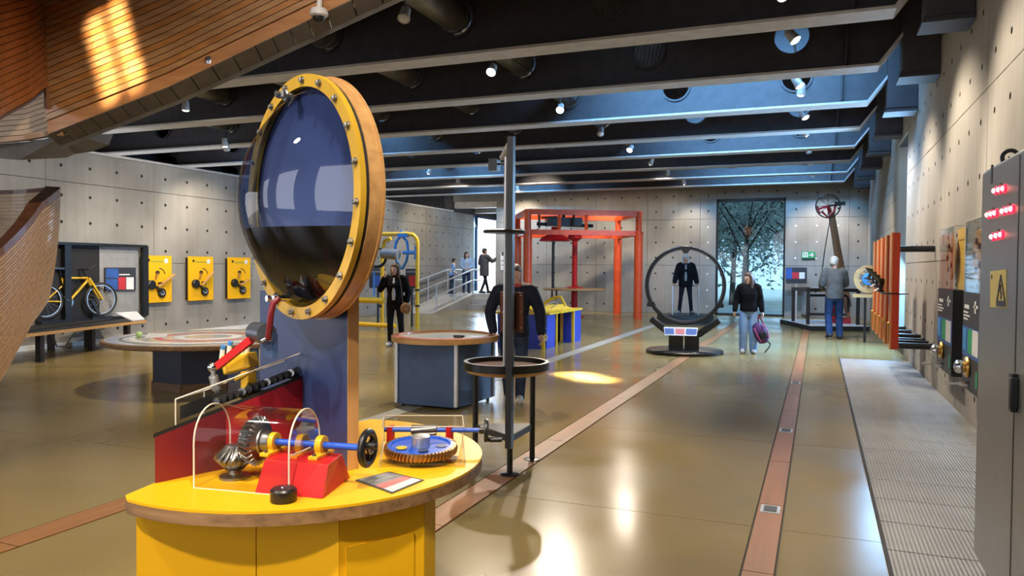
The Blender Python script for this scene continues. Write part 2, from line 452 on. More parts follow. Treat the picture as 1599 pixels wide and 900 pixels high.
b = MB(); b.bx(WX0, WX0 + .06, 5, 19.2, 0, .09); struct(b.build('baseboard_left', WHITE, smooth=False))
# doorway corridor: end wall, its lintels, glazed door standing open to daylight
area((DX0 - .1, 30.0, 2.2), (DX0 + 3, 26.5, 0), 160, 2.0, 3.0, (.62, .80, 1.0), 150)
b = MB(); b.bx(DX0 - .1, DX1, 31.4, 31.7, 0, 3.75); b.bx(DX1, DX1 + .3, FY + .4, 31.6, 0, CZ); b.bx(DX0 - .1, DX1, FY, 31.6, DZ + .25, DZ + .4)
b.bx(DX0 - .1, DX1 + .1, 31.4, 31.7, 3.75, DZ + .3)
struct(b.build('wall_corridor', CONC, smooth=False))
b = MB(); b.bx(DX0, DX1, FY + .1, FY + .35, 3.86, 4.12); b.bx(DX0, DX1, FY + 2.0, FY + 2.3, 3.8, 4.05)
struct(b.build('trim_2', FLNG, smooth=False))
d1 = root('door_1')
b = MB()
for y_ in (28.67, 29.25, 31.5): b.bx(DX0 - .24, DX0 - .14, y_, y_ + .09, .57, 3.75)
b.bx(DX0 - .24, DX0 - .14, 28.67, 31.6, 3.66, 3.75); b.bx(DX0 - .35, DX0 - .02, 28.65, 28.68, .57, 3.75); b.build('door_frame', NAVYL, d1, smooth=False)
b = MB(); b.bx(DX0 - .2, DX0 - .185, 28.76, 29.25, .57, 3.66); b.build('pane', GLASS, d1, smooth=False)
# floor: slabs between timber inlays, ribbed mats along the right wall
fl = root('floor')
b = MB(); b.bx(-17.5, WX1 + .4, -4.4, FY + .4, -.2, -.014); b.build('floor_base', GROUT, fl, smooth=False)
STR = [(-4.26, -4.05), (-2.25, -2.06), (-.335, -.185)]
def slab_cols():
    e = [-17.4, -14.9, -12.4, -10.3, -8.25, -6.2, -4.27]
    cols = [(e[i], e[i + 1]) for i in range(6)]
    return cols + [(-4.04, -2.26), (-2.05, -.345), (-.175, .375), (.375, 1.5)]
rows = [-4.3] + [4.78 + 2.42 * k for k in range(-2, 10)]
rows[-1] = FY + .4
SL = {}
for (x0, x1) in slab_cols():
    for i in range(len(rows) - 1):
        if x0 > .3 and rows[i] < 14 : continue
        w, l = round(x1 - x0, 3), round(rows[i + 1] - rows[i], 3)
        if (w, l) not in SL:
            q = MB(); q.bx(.003, w - .003, .003, l - .003, -.05, 0); SL[(w, l)] = q.mesh('floor_slab', FLOOR, smooth=False)
        inst(SL[(w, l)], 'floor_slab', fl, (x0, rows[i], 0))
for (x0, x1) in STR:
    q = MB(); q.bx(0, x1 - x0, .004, 1.206, -.05, .003); me = q.mesh('timber_inlay', TIMBER, smooth=False)
    me2 = q.mesh('pale_inlay', M('pale_inlay', (0.42, 0.40, 0.34), .4) if 'pale_inlay' not in bpy.data.materials else bpy.data.materials['pale_inlay'], smooth=False)
    for k in range(24):
        pale = x0 < -4 and k > 5
        inst(me2 if pale else me, 'pale_inlay' if pale else 'timber_inlay', fl, (x0, -1.4 + 1.21 * k - .6, 0))
q = MB(); q.bx(-.06, .06, -.08, .08, .003, .008, 0); q.bx(-.04, .04, -.06, .06, .008, .010, 1)
me = q.mesh('floor_box', [ALU, GREYD], smooth=False)
for y in (5.15, 7.75, 11.1): inst(me, 'floor_box', fl, (-.26, y, 0))
# ribbed mat
MATM = M('grey_ribbed_mat', (0.30, 0.30, 0.295), 0.5, col2=(0.25, 0.25, 0.245), scale=3, pos=True)
nt = MATM.node_tree; bs = nt.nodes['Principled BSDF']
wv = nt.nodes.new('ShaderNodeTexWave'); wv.wave_type = 'BANDS'; wv.bands_direction = 'X'; wv.inputs['Scale'].default_value = 14
g_ = nt.nodes.new('ShaderNodeNewGeometry'); nt.links.new(g_.outputs['Position'], wv.inputs['Vector'])
bp = nt.nodes.new('ShaderNodeBump'); bp.inputs['Strength'].default_value = .5; bp.inputs['Distance'].default_value = .008
nt.links.new(wv.outputs['Fac'], bp.inputs['Height']); nt.links.new(bp.outputs[0], bs.inputs['Normal'])
q = MB(); q.bx(0, 1.07, .006, .513, -.03, .006); mt = q.mesh('ribbed_mat', MATM, smooth=False)
for k in range(22): inst(mt, 'ribbed_mat', fl, (.38, 3.1 + .519 * k, 0))
b = MB(); b.bx(.362, .38, 0, 14.45, -.03, .012); b.build('mat_edging', BLACKM, fl, smooth=False)
# closed ceiling deck; glowing panes added under it as roof lights
ce = root('ceiling')
b = MB(); b.bx(-17.5, WX1 + .4, -4.4, FY + 5, CZ, CZ + .2); b.build('ceiling_deck', DECK, ce, smooth=False)
for n, (x0, x1, y0, y1) in enumerate(ROOFL + [(-2.6, -1.8, 2.0, 2.6), (-3.4, -2.5, 10.35, 10.75)]):
    w_ = root('window_%d' % (n + 3))
    b = MB(); b.bx(x0, x1, y0, y1, CZ - .035, CZ - .02); b.build('pane', SKYP, w_, smooth=False)
    b = MB(); b.bx(x0 - .06, x0, y0 - .06, y1 + .06, CZ - .06, CZ); b.bx(x1, x1 + .06, y0 - .06, y1 + .06, CZ - .06, CZ); b.bx(x0, x1, y0 - .06, y0, CZ - .06, CZ); b.bx(x0, x1, y1, y1 + .06, CZ - .06, CZ); b.build('window_frame', GREYD, w_, smooth=False)
# ---------------------------------------------------------------- girders, ducts
HX = [-.4 - 2.05 * n for n in range(9)]
HZ, HR = 4.86, 0.24
def web_cell(w, h, r, n=20):
    b = MB(); o = []; i_ = []; o2 = []; i2 = []
    ca_ = math.atan2(h, w); snap = {min(range(n), key=lambda a: abs(2 * math.pi * (a + .5) / n - q)): q for q in (ca_, math.pi - ca_, math.pi + ca_, 2 * math.pi - ca_)}
    for a in range(n):
        t = snap.get(a, 2 * math.pi * (a + .5) / n); c, s = math.cos(t), math.sin(t); k = max(abs(c) / (w / 2), abs(s) / (h / 2))
        o.append((c / k, -.012, s / k)); i_.append((c * r, -.012, s * r)); o2.append((c / k, .012, s / k)); i2.append((c * r, .012, s * r))
    ring = lambda A, B: [(A + a, A + (a + 1) % n, B + (a + 1) % n, B + a) for a in range(n)]
    b.add(o + i_ + i2 + o2, ring(0, n) + ring(n, 2 * n) + ring(2 * n, 3 * n))
    b.annulus((0, 0, 0), (0, 1, 0), r - .005, r + .03, .09, n=24)
    return b
girder = MB()
for x in HX:
    c = web_cell(2.05, 1.02, HR); girder.add([p + V((x, 0, HZ)) for p in c.v], c.f)
girder.bx(-17.4, .625, -.012, .012, 5.37, CZ)
girder.bx(.62, .72, -.012, .012, 4.35, CZ); girder.bx(-17.4, -16.8, -.012, .012, 4.35, CZ)
girder.prism([(.72, -.012, 4.35), (1.2, -.012, 4.98), (1.45, -.012, 4.98), (1.45, -.012, CZ), (.72, -.012, CZ)], (0, .024, 0))
girder.bx(.30, .32, -.16, .16, 4.38, CZ)
gw = girder.mesh('web', STEEL, smooth=False)
f_ = MB(); f_.bx(-17.4, .72, -.19, .19, 4.315, 4.35)
f_.bar((.715, 0, 4.333), (1.2, 0, 4.97), .38, .035, up=(0, 0, 1)); f_.bx(1.2, 1.45, -.19, .19, 4.955, 4.99)
gf = f_.mesh('bottom_flange', FLNG, smooth=False)
k_ = MB(); k_.bx(1.0, 1.44, -.2, .2, 4.15, 5.3); k_.bx(.96, 1.44, -.24, .24, 4.12, 4.15); k_.bx(.98, 1.44, -.22, .22, 4.19, 4.21)
gk = k_.mesh('wall_bracket', STEEL, smooth=False)
for k, y in enumerate(BY):
    if k == 0: continue
    r_ = root('trim_%d' % (k + 10)); r_.location = (0, y, 0)
    inst(gw, 'web', r_, (0, 0, 0)); inst(gf, 'bottom_flange', r_, (0, 0, 0)); inst(gk, 'wall_bracket', r_, (0, 0, 0))
    if k in (2, 3):
        q = MB(); q.lathe([(.235, -.01), (.235, .01)], (HX[1], .0, HZ), (0, 1, 0), 28)
        for s in range(7):
            dx = -.18 + .06 * s; hh = math.sqrt(max(.01, .23 ** 2 - dx ** 2))
            q.bar((HX[1] + dx - .03, -.02, HZ - hh), (HX[1] + dx + .03, -.02, HZ + hh), .014, .02)
        o = q.build('louvre', DUCT); o.parent = r_
DUCTS = ['first grey ceiling duct from the right, running just beside the middle lamp row',
         'second grey ceiling duct from the right, passing through the girder holes',
         'third grey ceiling duct from the right, deep between the dark girders',
         'fourth grey ceiling duct from the right, over the yellow pipe frame',
         'grey ceiling duct close above the left concrete wall']
for n, x in enumerate(HX[2:7]):
    r_ = thing('ventilation_duct', DUCTS[n], 'duct', (x, 5.2, HZ), 'ducts between the girders')
    q = MB(); q.cyl((x, 5.2, HZ), (x, 26.2, HZ), .2, n=24); q.build('duct_tube', DUCT, r_)
    for y in BY[1:]:
        q = MB(); q.annulus((x, y - .1, HZ), (0, 1, 0), .2, .222, .05, n=24); q.build('collar', DUCT, r_)
# ---------------------------------------------------------------- outside: garden, seen through the window and door
GRD = M('sunlit_gravel', (0.85, 0.85, 0.80), 0.9, col2=(0.6, 0.63, 0.52), scale=1.2, pos=True)  # sunlight put into the near-white ground colour, no sun shines outside
b = MB(); b.bx(-40, 20, FY + 1.0, FY + 40, -.35, -.05); b.bx(-40, DX0 - .4, 20, FY + 1.0, -.35, .5); struct(b.build('ground_outside', GRD, smooth=False))
LEAF = M('olive_leaf', (0.24, 0.30, 0.25), 0.5, col2=(0.50, 0.56, 0.50), scale=3, pos=True)
BARK = M('bark', (0.10, 0.08, 0.06), 0.9, col2=(0.05, 0.04, 0.03), scale=9, stretch=(1, 1, .2), bump=.5)
def tree(x, y, h, w, n, label, lo=.35, seed=1, ls=1.0):
    rnd = random.Random(seed)
    t = thing('garden_tree', label, 'tree', (x, y, 0), 'trees outside the window')
    b = MB(); tips = []
    top = V((x + .2, y, h * .55)); b.tube([(x, y, -.1), (x + .06, y, h * .25), top], [w * .02, w * .015, w * .01], 10)
    for k in range(9):
        a = rnd.uniform(0, 6.28); e = top + V((math.cos(a) * w * .42, math.sin(a) * w * .42, rnd.uniform(0, h * .4)))
        s_ = V((x + .08, y, h * rnd.uniform(.3, .55))); b.tube([s_, (s_ + e) / 2 + V((0, 0, .2)), e], [w * .009, w * .006, .006], 6); tips.append(e); tips.append((s_ + e) / 2)
    b.build('trunk', BARK, t)
    c = MB()
    for k in range(n):
        p = rnd.choice(tips) + V((rnd.gauss(0, w * .15), rnd.gauss(0, w * .15), rnd.gauss(0, h * .15)))
        if p.z < .6: continue
        d = V((rnd.uniform(-1, 1), rnd.uniform(-1, 1), rnd.uniform(-1, .6))).normalized(); s_ = d.orthogonal().normalized()
        L_ = rnd.uniform(.05, .11) * ls
        c.add([p - d * L_, p + s_ * L_ * .32, p + d * L_, p - s_ * L_ * .32], [(0, 1, 2, 3)])
    o = c.build('foliage', LEAF, t, smooth=False); o['kind'] = 'stuff'
tree(-2.7, FY + 4.2, 6.0, 4.6, 3200, 'leafy olive tree behind the left half of the tall window', seed=3)
tree(-.9, FY + 5.6, 6.4, 5.0, 3200, 'leafy olive tree behind the right half of the tall window', seed=5)
tree(-3.6, FY + 9.0, 7.5, 7.0, 6000, 'farther tree closing the view behind both window trees', seed=8, ls=1.5)
tree(-6.2, FY + 12.0, 8.5, 9.0, 9000, 'broad pale tree far behind the left edge of the window', seed=11, ls=2.6)
tree(-.2, FY + 12.0, 8.5, 9.0, 9000, 'broad pale tree far behind the right edge of the window', seed=13, ls=2.6)
tree(-3.4, FY + 13.0, 9.5, 9.5, 9000, 'tallest pale tree at the back of the garden', seed=17, ls=2.6)
# wall behind the viewer with its tall daylight windows
wb = root('wall_rear')
b = MB(); xs = [-17.4, -12.8, -10.2, -7.8, -4.8, -3.0, -.2, 1.8]
for i in range(0, len(xs) - 1, 2): b.bx(xs[i], xs[i + 1], -4.4, -4.1, 0, CZ)
b.bx(-17.4, 1.8, -4.4, -4.1, 0, .6); b.bx(-17.4, 1.8, -4.4, -4.1, 4.8, CZ + .2); b.build('wall_core', CONC, wb, smooth=False)
wn = root('window_1')
b = MB(); b.bx(KX0, KX1, FY + .12, FY + .135, .05, KZ - .05); b.build('pane', GLASS, wn, smooth=False)
b = MB(); t_ = .06
b.bx(KX0, KX0 + t_, FY + .05, FY + .2, 0, KZ); b.bx(KX1 - t_, KX1, FY + .05, FY + .2, 0, KZ)
b.bx(KX0, KX1, FY + .05, FY + .2, KZ - t_ * 1.6, KZ); b.bx(KX0, KX1, FY + .05, FY + .2, 0, t_)
b.build('window_frame', BLACK, wn, smooth=False)
# ================================================================ TIMBER STAIR (upper left)
def strip_planks(S, n, nu, mats, par, th=.03, gap=.12, name='plank'):
    """S(u, v) -> point; n planks along v, each a thin slab following u"""
    for i in range(n):
        v0, v1 = i / n, (i + 1 - gap) / n
        rs = []
        for k in range(nu + 1):
            u = k / nu
            a, c = S(u, v0), S(u, v1)
            du = S(min(1, u + .01), v0) - S(max(0, u - .01), v0)
            nn = du.cross(c - a)
            if nn.length < 1e-9: nn = V((0, -1, 0))
            nn.normalize()
            rs.append([a, c, c + nn * th, a + nn * th])
        b = MB(); b.rings(rs)
        b.build(name, mats[i % len(mats)], par, smooth=False)
stair = thing('timber_staircase', 'curved timber-clad staircase overhead at the upper left, its planked flank rising to the right', 'staircase', dep(60, 120, 6.4))
SL2 = wood('stair_slat_b', (0.46, 0.205, 0.062), (0.30, 0.125, 0.038), 0, 2.0, 0.33, 0.3)
# flank: bottom edge runs up to the right, boards parallel to it
E0 = [dep(76, 193, 6.3), dep(167, 157, 6.15), dep(267, 117, 6.0), dep(400, 53, 5.8), dep(510, 0, 5.62), dep(680, -80, 5.4), dep(820, -150, 5.25)]
def curve(P, u):
    t = u * (len(P) - 1); i = min(int(t), len(P) - 2); return P[i].lerp(P[i + 1], t - i)
up_f = V((0, 0, 1)); away = (FW - up_f * FW.z).normalized()
def flank(u, v): return curve(E0, u) + up_f * (v * 1.75 + .02) - away * (v * .12)
fb = bpy.data.objects.new('upper_flank', None); COL.objects.link(fb); fb.parent = stair; ORG[fb.name] = ORG[stair.name]
strip_planks(flank, 34, 12, [SLAT, SL2, SLAT], fb)
b = MB(); rs = [[flank(k / 12, 0) + away * .05, flank(k / 12, 1) + away * .05, flank(k / 12, 1) + away * .12, flank(k / 12, 0) + away * .12] for k in range(13)]
b.rings(rs); b.build('flank_backing', RIMD, fb, smooth=False)
# lower trim board with small round downlights, and the grey soffit plates under it
def trim(u, dz, dy): return curve(E0, u) + up_f * dz + away * dy
b = MB(); b.rings([[trim(k / 12, -.09, -.015), trim(k / 12, .015, -.015), trim(k / 12, .015, .06), trim(k / 12, -.09, .06)] for k in range(13)])
b.build('edge_board', wood('stair_edge', (0.52, 0.26, 0.11), (0.36, 0.16, 0.06), 0, 1.5), stair, smooth=False)
SOFF = M('soffit_grey', (0.12, 0.11, 0.10), 0.6, col2=(0.09, 0.083, 0.076))
for k in range(24):
    u0, u1 = k / 24 + .001, (k + 1) / 24 - .0015
    b = MB(); b.rings([[trim(u, -.10, -.02), trim(u, -.165, .16), trim(u, -.15, .17), trim(u, -.085, -.01)] for u in (u0, u1)])
    b.build('soffit_plate', SOFF, stair, smooth=False)
b = MB(); b.rings([[trim(k / 12, -.160, .15), trim(k / 12, -.185, .17), trim(k / 12, -.16, .24), trim(k / 12, -.05, .24)] for k in range(13)])
b.build('soffit_edge', SOFF, stair, smooth=False)
for (px, py) in ((323, 92), (397, 51)):
    p = dep(px, py, 5.86); b = MB(); b.lathe([(.03, 0), (.03, .02), (.02, .022)], p + away * .05, -away, 16); b.build('recessed_light', CHROME, stair)
# dark return of the hull left of the crease, reaching towards the viewer
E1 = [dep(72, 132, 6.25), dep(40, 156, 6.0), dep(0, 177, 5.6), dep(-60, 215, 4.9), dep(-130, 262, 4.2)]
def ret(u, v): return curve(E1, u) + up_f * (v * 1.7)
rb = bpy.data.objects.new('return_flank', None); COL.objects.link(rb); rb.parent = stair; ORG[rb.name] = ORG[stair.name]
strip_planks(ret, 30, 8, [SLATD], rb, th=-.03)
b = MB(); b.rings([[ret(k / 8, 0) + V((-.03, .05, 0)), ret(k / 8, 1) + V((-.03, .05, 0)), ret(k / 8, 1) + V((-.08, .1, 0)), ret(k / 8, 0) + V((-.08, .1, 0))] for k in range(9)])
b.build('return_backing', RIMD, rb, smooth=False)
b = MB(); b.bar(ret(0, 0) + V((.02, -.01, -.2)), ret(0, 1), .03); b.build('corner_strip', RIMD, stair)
# inner wall seen under it, daylight painted in as paler wood
E2 = [dep(78, 205, 6.5), dep(40, 218, 6.55), dep(-10, 222, 6.6), dep(-90, 222, 6.6)]
def inn_(u, v): return curve(E2, u) + up_f * (v * .62 + u * .0)
ib = bpy.data.objects.new('inner_wall', None); COL.objects.link(ib); ib.parent = stair; ORG[ib.name] = ORG[stair.name]
strip_planks(inn_, 14, 6, [SLATL], ib)
b = MB(); b.rings([[p + V((0, 0, -.0)) - away * .02, p + up_f * .04 - away * .02, p + up_f * .04 + away * .03, p + away * .03] for p in [dep(100, 203, 6.28), dep(97, 212, 6.3), dep(72, 214, 6.4), dep(40, 219, 6.45), dep(-10, 224, 6.5), dep(-90, 224, 6.5)]])
b.build('inner_edge_board', SLAT, stair, smooth=False)
b = MB()
lo = [dep(108, 209, 6.3), dep(75, 225, 6.4), dep(30, 250, 6.5), dep(-20, 246, 6.6), dep(-90, 250, 6.6)]
hi = [dep(100, 205, 6.3), dep(72, 217, 6.4), dep(40, 222, 6.5), dep(-10, 226, 6.6), dep(-90, 226, 6.6)]
b.rings([[a, c, c + away * .7, a + away * .7 + V((0, 0, .12))] for a, c in zip(lo, hi)]); b.build('inner_soffit', SOFF, stair, smooth=False)
p = dep(498, 24, 5.55)
dc = thing('dome_camera', 'small white dome security camera under the stair edge', 'camera', p)
b = MB(); b.lathe([(.055, .045), (.066, .02), (.066, -.0), (.05, -.012)], p, (0, 0, 1), 24); b.build('camera_housing', WHITE, dc)
b = MB(); b.lathe([(.045, -.01), (.042, -.03), (.028, -.046), (.005, -.053)], p, (0, 0, 1), 20); b.build('lens_dome', BLACK, dc)
b = MB(); b.cyl(p + V((0, 0, .04)), p + V((0, .02, .17)), .02); b.build('mount', WHITE, dc)
# lower flight: a leaning helical balustrade
AX = dep(-118, 413, 7.3) - R0 * .2; RC = 1.3
Lr = R0.copy()
st2 = thing('timber_staircase', 'lower flight of the timber stair curving down to the left edge', 'staircase', (AX.x, AX.y, 0))
def helix(th, z, r=RC):
    c, s = math.cos(th), math.sin(th)
    q = V((AX.x, AX.y, 0)) + Lr * (r * c) - V((FW.x, FW.y, 0)).normalized() * (r * s); q.z = z; return q
TD = [(-110, 2.32, 1.35), (-60, 2.33, 1.3), (-30, 2.32, 1.25), (-16, 2.24, 1.14), (-3, 2.12, 1.0), (7, 1.90, .76), (18, 1.68, .44), (35, 1.35, .1), (60, .95, .02), (95, .6, .02)]
def lerpT(t, k):
    for i in range(len(TD) - 1):
        if TD[i][0] <= t <= TD[i + 1][0]:
            f = (t - TD[i][0]) / (TD[i + 1][0] - TD[i][0]); return TD[i][k] + f * (TD[i + 1][k] - TD[i][k])
    return TD[-1][k] if t > 0 else TD[0][k]
def hull(u, v):
    t = -110 + 205 * u; a = math.radians(t); z0, z1 = lerpT(t, 2), lerpT(t, 1)
    return helix(a, z0 + (z1 - z0) * v, RC - .10 * (1 - v) ** 2)
HTH = .02 if (hull(.5, .52) - hull(.5, .5)).cross(V((0, 0, 0))).length > 1 else .02
lf = bpy.data.objects.new('lower_flank', None); COL.objects.link(lf); lf.parent = st2; ORG[lf.name] = ORG[st2.name]
strip_planks(hull, 34, 40, [SLATH, SLATH2], lf, th=HTH, gap=.2)
def hullin(u, v):
    t = -110 + 205 * u; a = math.radians(t); z0, z1 = lerpT(t, 2), lerpT(t, 1)
    return helix(a, z0 + (z1 - z0) * v, RC - .13 - .10 * (1 - v) ** 2)
def hullr(u, v, dr):
    t = -110 + 205 * u; z0, z1 = lerpT(t, 2), lerpT(t, 1)
    return helix(math.radians(t), z0 + (z1 - z0) * v, RC - dr - .10 * (1 - v) ** 2)
b = MB(); b.rings([[hullr(k / 40, .01, .035), hullr(k / 40, .5, .035), hullr(k / 40, .99, .035), hullr(k / 40, .99, .09), hullr(k / 40, .5, .09), hullr(k / 40, .01, .09)] for k in range(41)]); b.build('flank_backing', RIMD, lf, smooth=False)
li = bpy.data.objects.new('inner_lining', None); COL.objects.link(li); li.parent = st2; ORG[li.name] = ORG[st2.name]
strip_planks(hullin, 26, 40, [SLATL], li, th=.02, gap=.08)
b = MB(); b.rings([[hull(k / 40, 1) + V((0, 0, -.03)), hull(k / 40, 1) + V((0, 0, .045)) , hullin(k / 40, 1) + V((0, 0, .045)), hullin(k / 40, 1) + V((0, 0, -.03))] for k in range(41)])
b.build('rim_rail', RIMD, st2, smooth=False)
b = MB(); b.rings([[hull(k / 40, 0) , hull(k / 40, .03), hullin(k / 40, .03), hullin(k / 40, 0)] for k in range(41)])
b.build('bottom_edge', RIMD, st2, smooth=False)

# ================================================================ GEAR TABLE (front)
TZ = .85
tc = V((-1.78, 2.335, 0)); TR = .675
P1 = V((-1.49, 2.205, 0)); PW = V((-.8965, .4426, 0)); PN = V((-.4426, -.8965, 0))      # post plane: along, outward normal
tab = thing('gear_table', 'yellow half-round exhibit table with ply edge carrying the gears', 'table', (tc.x, tc.y, 0))
arc = []
a0, a1 = math.radians(-106), math.radians(100)
for k in range(41):
    a = a0 + (a1 - a0) * k / 40; arc.append(V((tc.x + TR * math.cos(a), tc.y + TR * math.sin(a), 0)))
arc[0] = V((-1.945, 1.70, 0))
poly = [V((-2.08, 2.22, 0)), V((-1.97, 1.83, 0))] + arc
b = MB(); b.prism([p + V((0, 0, TZ - .008)) for p in poly], (0, 0, .008)); b.build('tabletop', YEL, tab)
ic = V((tc.x, tc.y, 0))
b = MB(); b.prism([p + V((0, 0, TZ - .045)) for p in poly], (0, 0, .0365)); b.build('ply_rim', PLY, tab)
# faceted yellow carcass with separate front panels
leg = [onZ(212, 805, TZ - .045), onZ(400, 822, TZ - .045) + V((-.02, .10, 0)), onZ(530, 815, TZ - .045) + V((-.03, .07, 0)), onZ(666, 783, TZ - .045) + V((-.02, .03, 0))]
leg = [dep(212, 806, 2.36), dep(400, 822, 2.34), dep(530, 815, 2.30), dep(663, 786, 2.46)]; leg = [V((p.x, p.y, 0)) for p in leg]
lb = [dep(680, 786, 2.52), V((-1.45, 2.72, 0)), V((-1.97, 2.20, 0))]; lb[0].z = 0
for i, (a, c) in enumerate(((leg[0], leg[1]), (leg[1], leg[2]), (leg[2], leg[3]))):
    d = (c - a); n_ = d.cross(V((0, 0, 1))).normalized(); s_ = d.normalized() * .0015
    b = MB(); b.prism([a + s_, c - s_, c - s_ - n_ * .018, a + s_ - n_ * .018], (0, 0, TZ - .045)); b.build('front_panel', YEL, tab)
b = MB(); b.prism([leg[3], lb[0], lb[0] + V((-.03, .02, 0)), leg[3] + V((-.03, .02, 0))], (0, 0, TZ - .045)); b.build('end_post', YELP, tab)
b = MB(); b.prism([lb[0], lb[1], lb[1] + V((-.03, -.01, 0)), lb[0] + V((-.03, -.01, 0))], (0, 0, TZ - .045)); b.build('side_panel', YEL, tab)
b = MB(); b.prism([leg[0] + V((.004, .01, 0)), lb[2] + V((.01, 0, 0)), lb[2] + V((.03, 0, 0)), leg[0] + V((.024, .015, 0))], (0, 0, TZ - .045)); b.build('side_panel', YEL, tab)
d = (leg[3] - leg[2]); n_ = d.cross(V((0, 0, 1))).normalized()
q0, q1 = leg[2] + d * .07 + n_ * .006, leg[2] + d * .86 + n_ * .006
b = MB(); b.prism([q0, q1, q1 - n_ * .006, q0 - n_ * .006], (0, 0, .40)); o = b.build('access_door', YEL, tab); o.location.z = .30
# ---- post and fluid disc
PH = 1.45
post = thing('fluid_disc', 'big round liquid-filled disc with bolted ochre ring on a navy post', 'exhibit', (P1.x, P1.y, 0))
A_, B_ = P1, P1 + PW * .71
b = MB(); b.prism([A_, B_, B_ - PN * .04, A_ - PN * .04], (0, 0, PH)); b.build('post_panel', NAVY, post)
b = MB(); b.prism([A_ - PW * .004, A_, A_ - PN * .042, A_ - PW * .004 - PN * .042], (0, 0, PH)); b.build('post_edge', PINEZ, post)
DC = dep(474, 310, 2.62); DR = .416
b = MB(); b.annulus(DC + PN * .012, PN, DR * .90, DR, .02, n=72); b.build('bolt_ring', YELD, post)
b = MB(); b.annulus(DC - PN * .006, PN, DR * .905, DR * .985, .012, n=72); b.build('dark_gasket', BLACKM, post)
b = MB(); b.annulus(DC - PN * .034, PN, DR * .905, DR * .995, .044, n=72); b.build('wooden_hoop', PINE, post)
b = MB(); b.annulus(DC - PN * .060, PN, DR * .80, DR * 1.008, .008, n=72); b.build('back_flange', PINE, post)
b = MB(); b.lathe([(DR * .903, 0), (DR * .903, .012)], DC - PN * .018, PN, 72)
b.build('back_plate', M('disc_blue_back', (0.095, 0.115, 0.24), 0.35, col2=(0.075, 0.095, 0.20)), post)
ux = PN.cross(V((0, 0, 1))).normalized(); uz = V((0, 0, 1))
for k in range(20):
    a = 2 * math.pi * (k + .3) / 20
    c = DC + (ux * math.cos(a) + uz * math.sin(a)) * DR * .95
    b = MB(); b.cyl(c + PN * .022, c + PN * .026, .0125, n=12); b.lathe([(.009, .026), (.009, .034), (.004, .037)], c, PN, 6); b.build('bolt', GUN, post)
RIN = DR * .905; BUL = .20
def cap(r): return BUL * (1 - (r / RIN) ** 2)
b = MB(); rs = []
for i in range(15):
    r = max(.002, RIN * (1 - i / 14)); rs.append([DC + PN * (cap(r) + .004) + (ux * math.cos(a) + uz * math.sin(a)) * r for a in [2 * math.pi * q / 64 for q in range(64)]])
b.rings(rs, caps=False); b.build('glass_dome', LENSG, post)
zl = CAMZ + (HORY - 361) * 2.62 / FPX
LIQ = M('dark_liquid', (0.010, 0.007, 0.006), 0.08, coat=.5)
b = MB(); nx, nz = 40, 16; zb = DC.z - RIN * .985; front = []; back = []
for j in range(nz + 1):
    z = zb + (zl - zb) * j / nz; hw = math.sqrt(max(1e-5, (RIN * .985) ** 2 - (z - DC.z) ** 2)); fr = []; bk = []
    for i in range(nx + 1):
        x = -hw + 2 * hw * i / nx; r = min(RIN * .985, math.hypot(x, z - DC.z))
        p = DC + ux * x + uz * (z - DC.z); fr.append(p + PN * (cap(r) * .94 + .001)); bk.append(p - PN * .004)
    front.append(fr); back.append(bk)
rs = [f + k[::-1] for f, k in zip(front, back)]
b.rings(rs); b.build('liquid', LIQ, post)
for (px, py, s) in ((452, 150, 1), (438, 466, 2)):
    c = dep(px, py, 2.6 if s == 2 else 2.63)
    b = MB(); b.cyl(c - PN * .03, c + PN * .05, .011); b.box(c + PN * .03, (.035, .02, .02)); b.torus(c + PN * .015, PN, .015, .006, 16, 8)
    b.build('valve', CHROME if s == 2 else GUN, post)
c = dep(436, 466, 2.56)
b = MB(); b.tube([c, dep(427, 474, 2.55), dep(423, 490, 2.55), dep(421, 510, 2.56), dep(419, 528, 2.58)], .011, 10); b.build('hose', HOSE, post)
# ---- red wedge with sloping black edge and acrylic tray
RA, RB = V((-1.965, 1.83, 0)), P1 + PW * .33 + PN * .002
RZ0, RZ1 = dep(240, 685, (RA - V((0, 0, 0))).dot(FW)).z, 1.13
wd = (RB - RA).normalized(); wn_ = V((-.10, .35, 0))
wdg = thing('red_plinth', 'red wedge-shaped plinth with sloping black top against the navy post', 'plinth', (RA.x, RA.y, 0))
fr = [RA + V((0, 0, TZ)), RB + V((0, 0, TZ)), RB + V((0, 0, RZ1)), RA + V((0, 0, RZ0))]
m1 = RA.lerp(RB, .44)
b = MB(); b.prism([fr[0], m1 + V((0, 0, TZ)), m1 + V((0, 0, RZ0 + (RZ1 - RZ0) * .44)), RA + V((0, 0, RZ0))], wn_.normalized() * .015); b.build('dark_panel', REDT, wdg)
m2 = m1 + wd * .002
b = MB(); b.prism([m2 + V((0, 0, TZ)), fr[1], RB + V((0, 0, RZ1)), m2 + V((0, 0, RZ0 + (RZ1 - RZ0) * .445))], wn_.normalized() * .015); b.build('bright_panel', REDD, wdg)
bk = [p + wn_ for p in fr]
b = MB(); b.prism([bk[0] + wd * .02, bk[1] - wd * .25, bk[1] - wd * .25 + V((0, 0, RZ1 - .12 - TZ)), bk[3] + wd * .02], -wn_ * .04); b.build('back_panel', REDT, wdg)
sl = (fr[2] - fr[3]).normalized()
b = MB(); b.prism([fr[3] - sl * .005, fr[2], fr[2] + wn_ * .8 - sl * .10, bk[3]], (0, 0, .013)); b.build('top_board', BLACKM, wdg)
tray = thing('acrylic_tray', 'clear acrylic cover with ribbed black rollers on the sloping red plinth', 'tray', fr[3] + V((0, 0, .013)))
o3 = fr[3] + V((0, 0, .014)); L_ = (fr[2] - fr[3]).length
def tr(u, w, h): return o3 + sl * (u * L_) + wn_ * w + V((0, 0, h))
b = MB(); H_ = .085
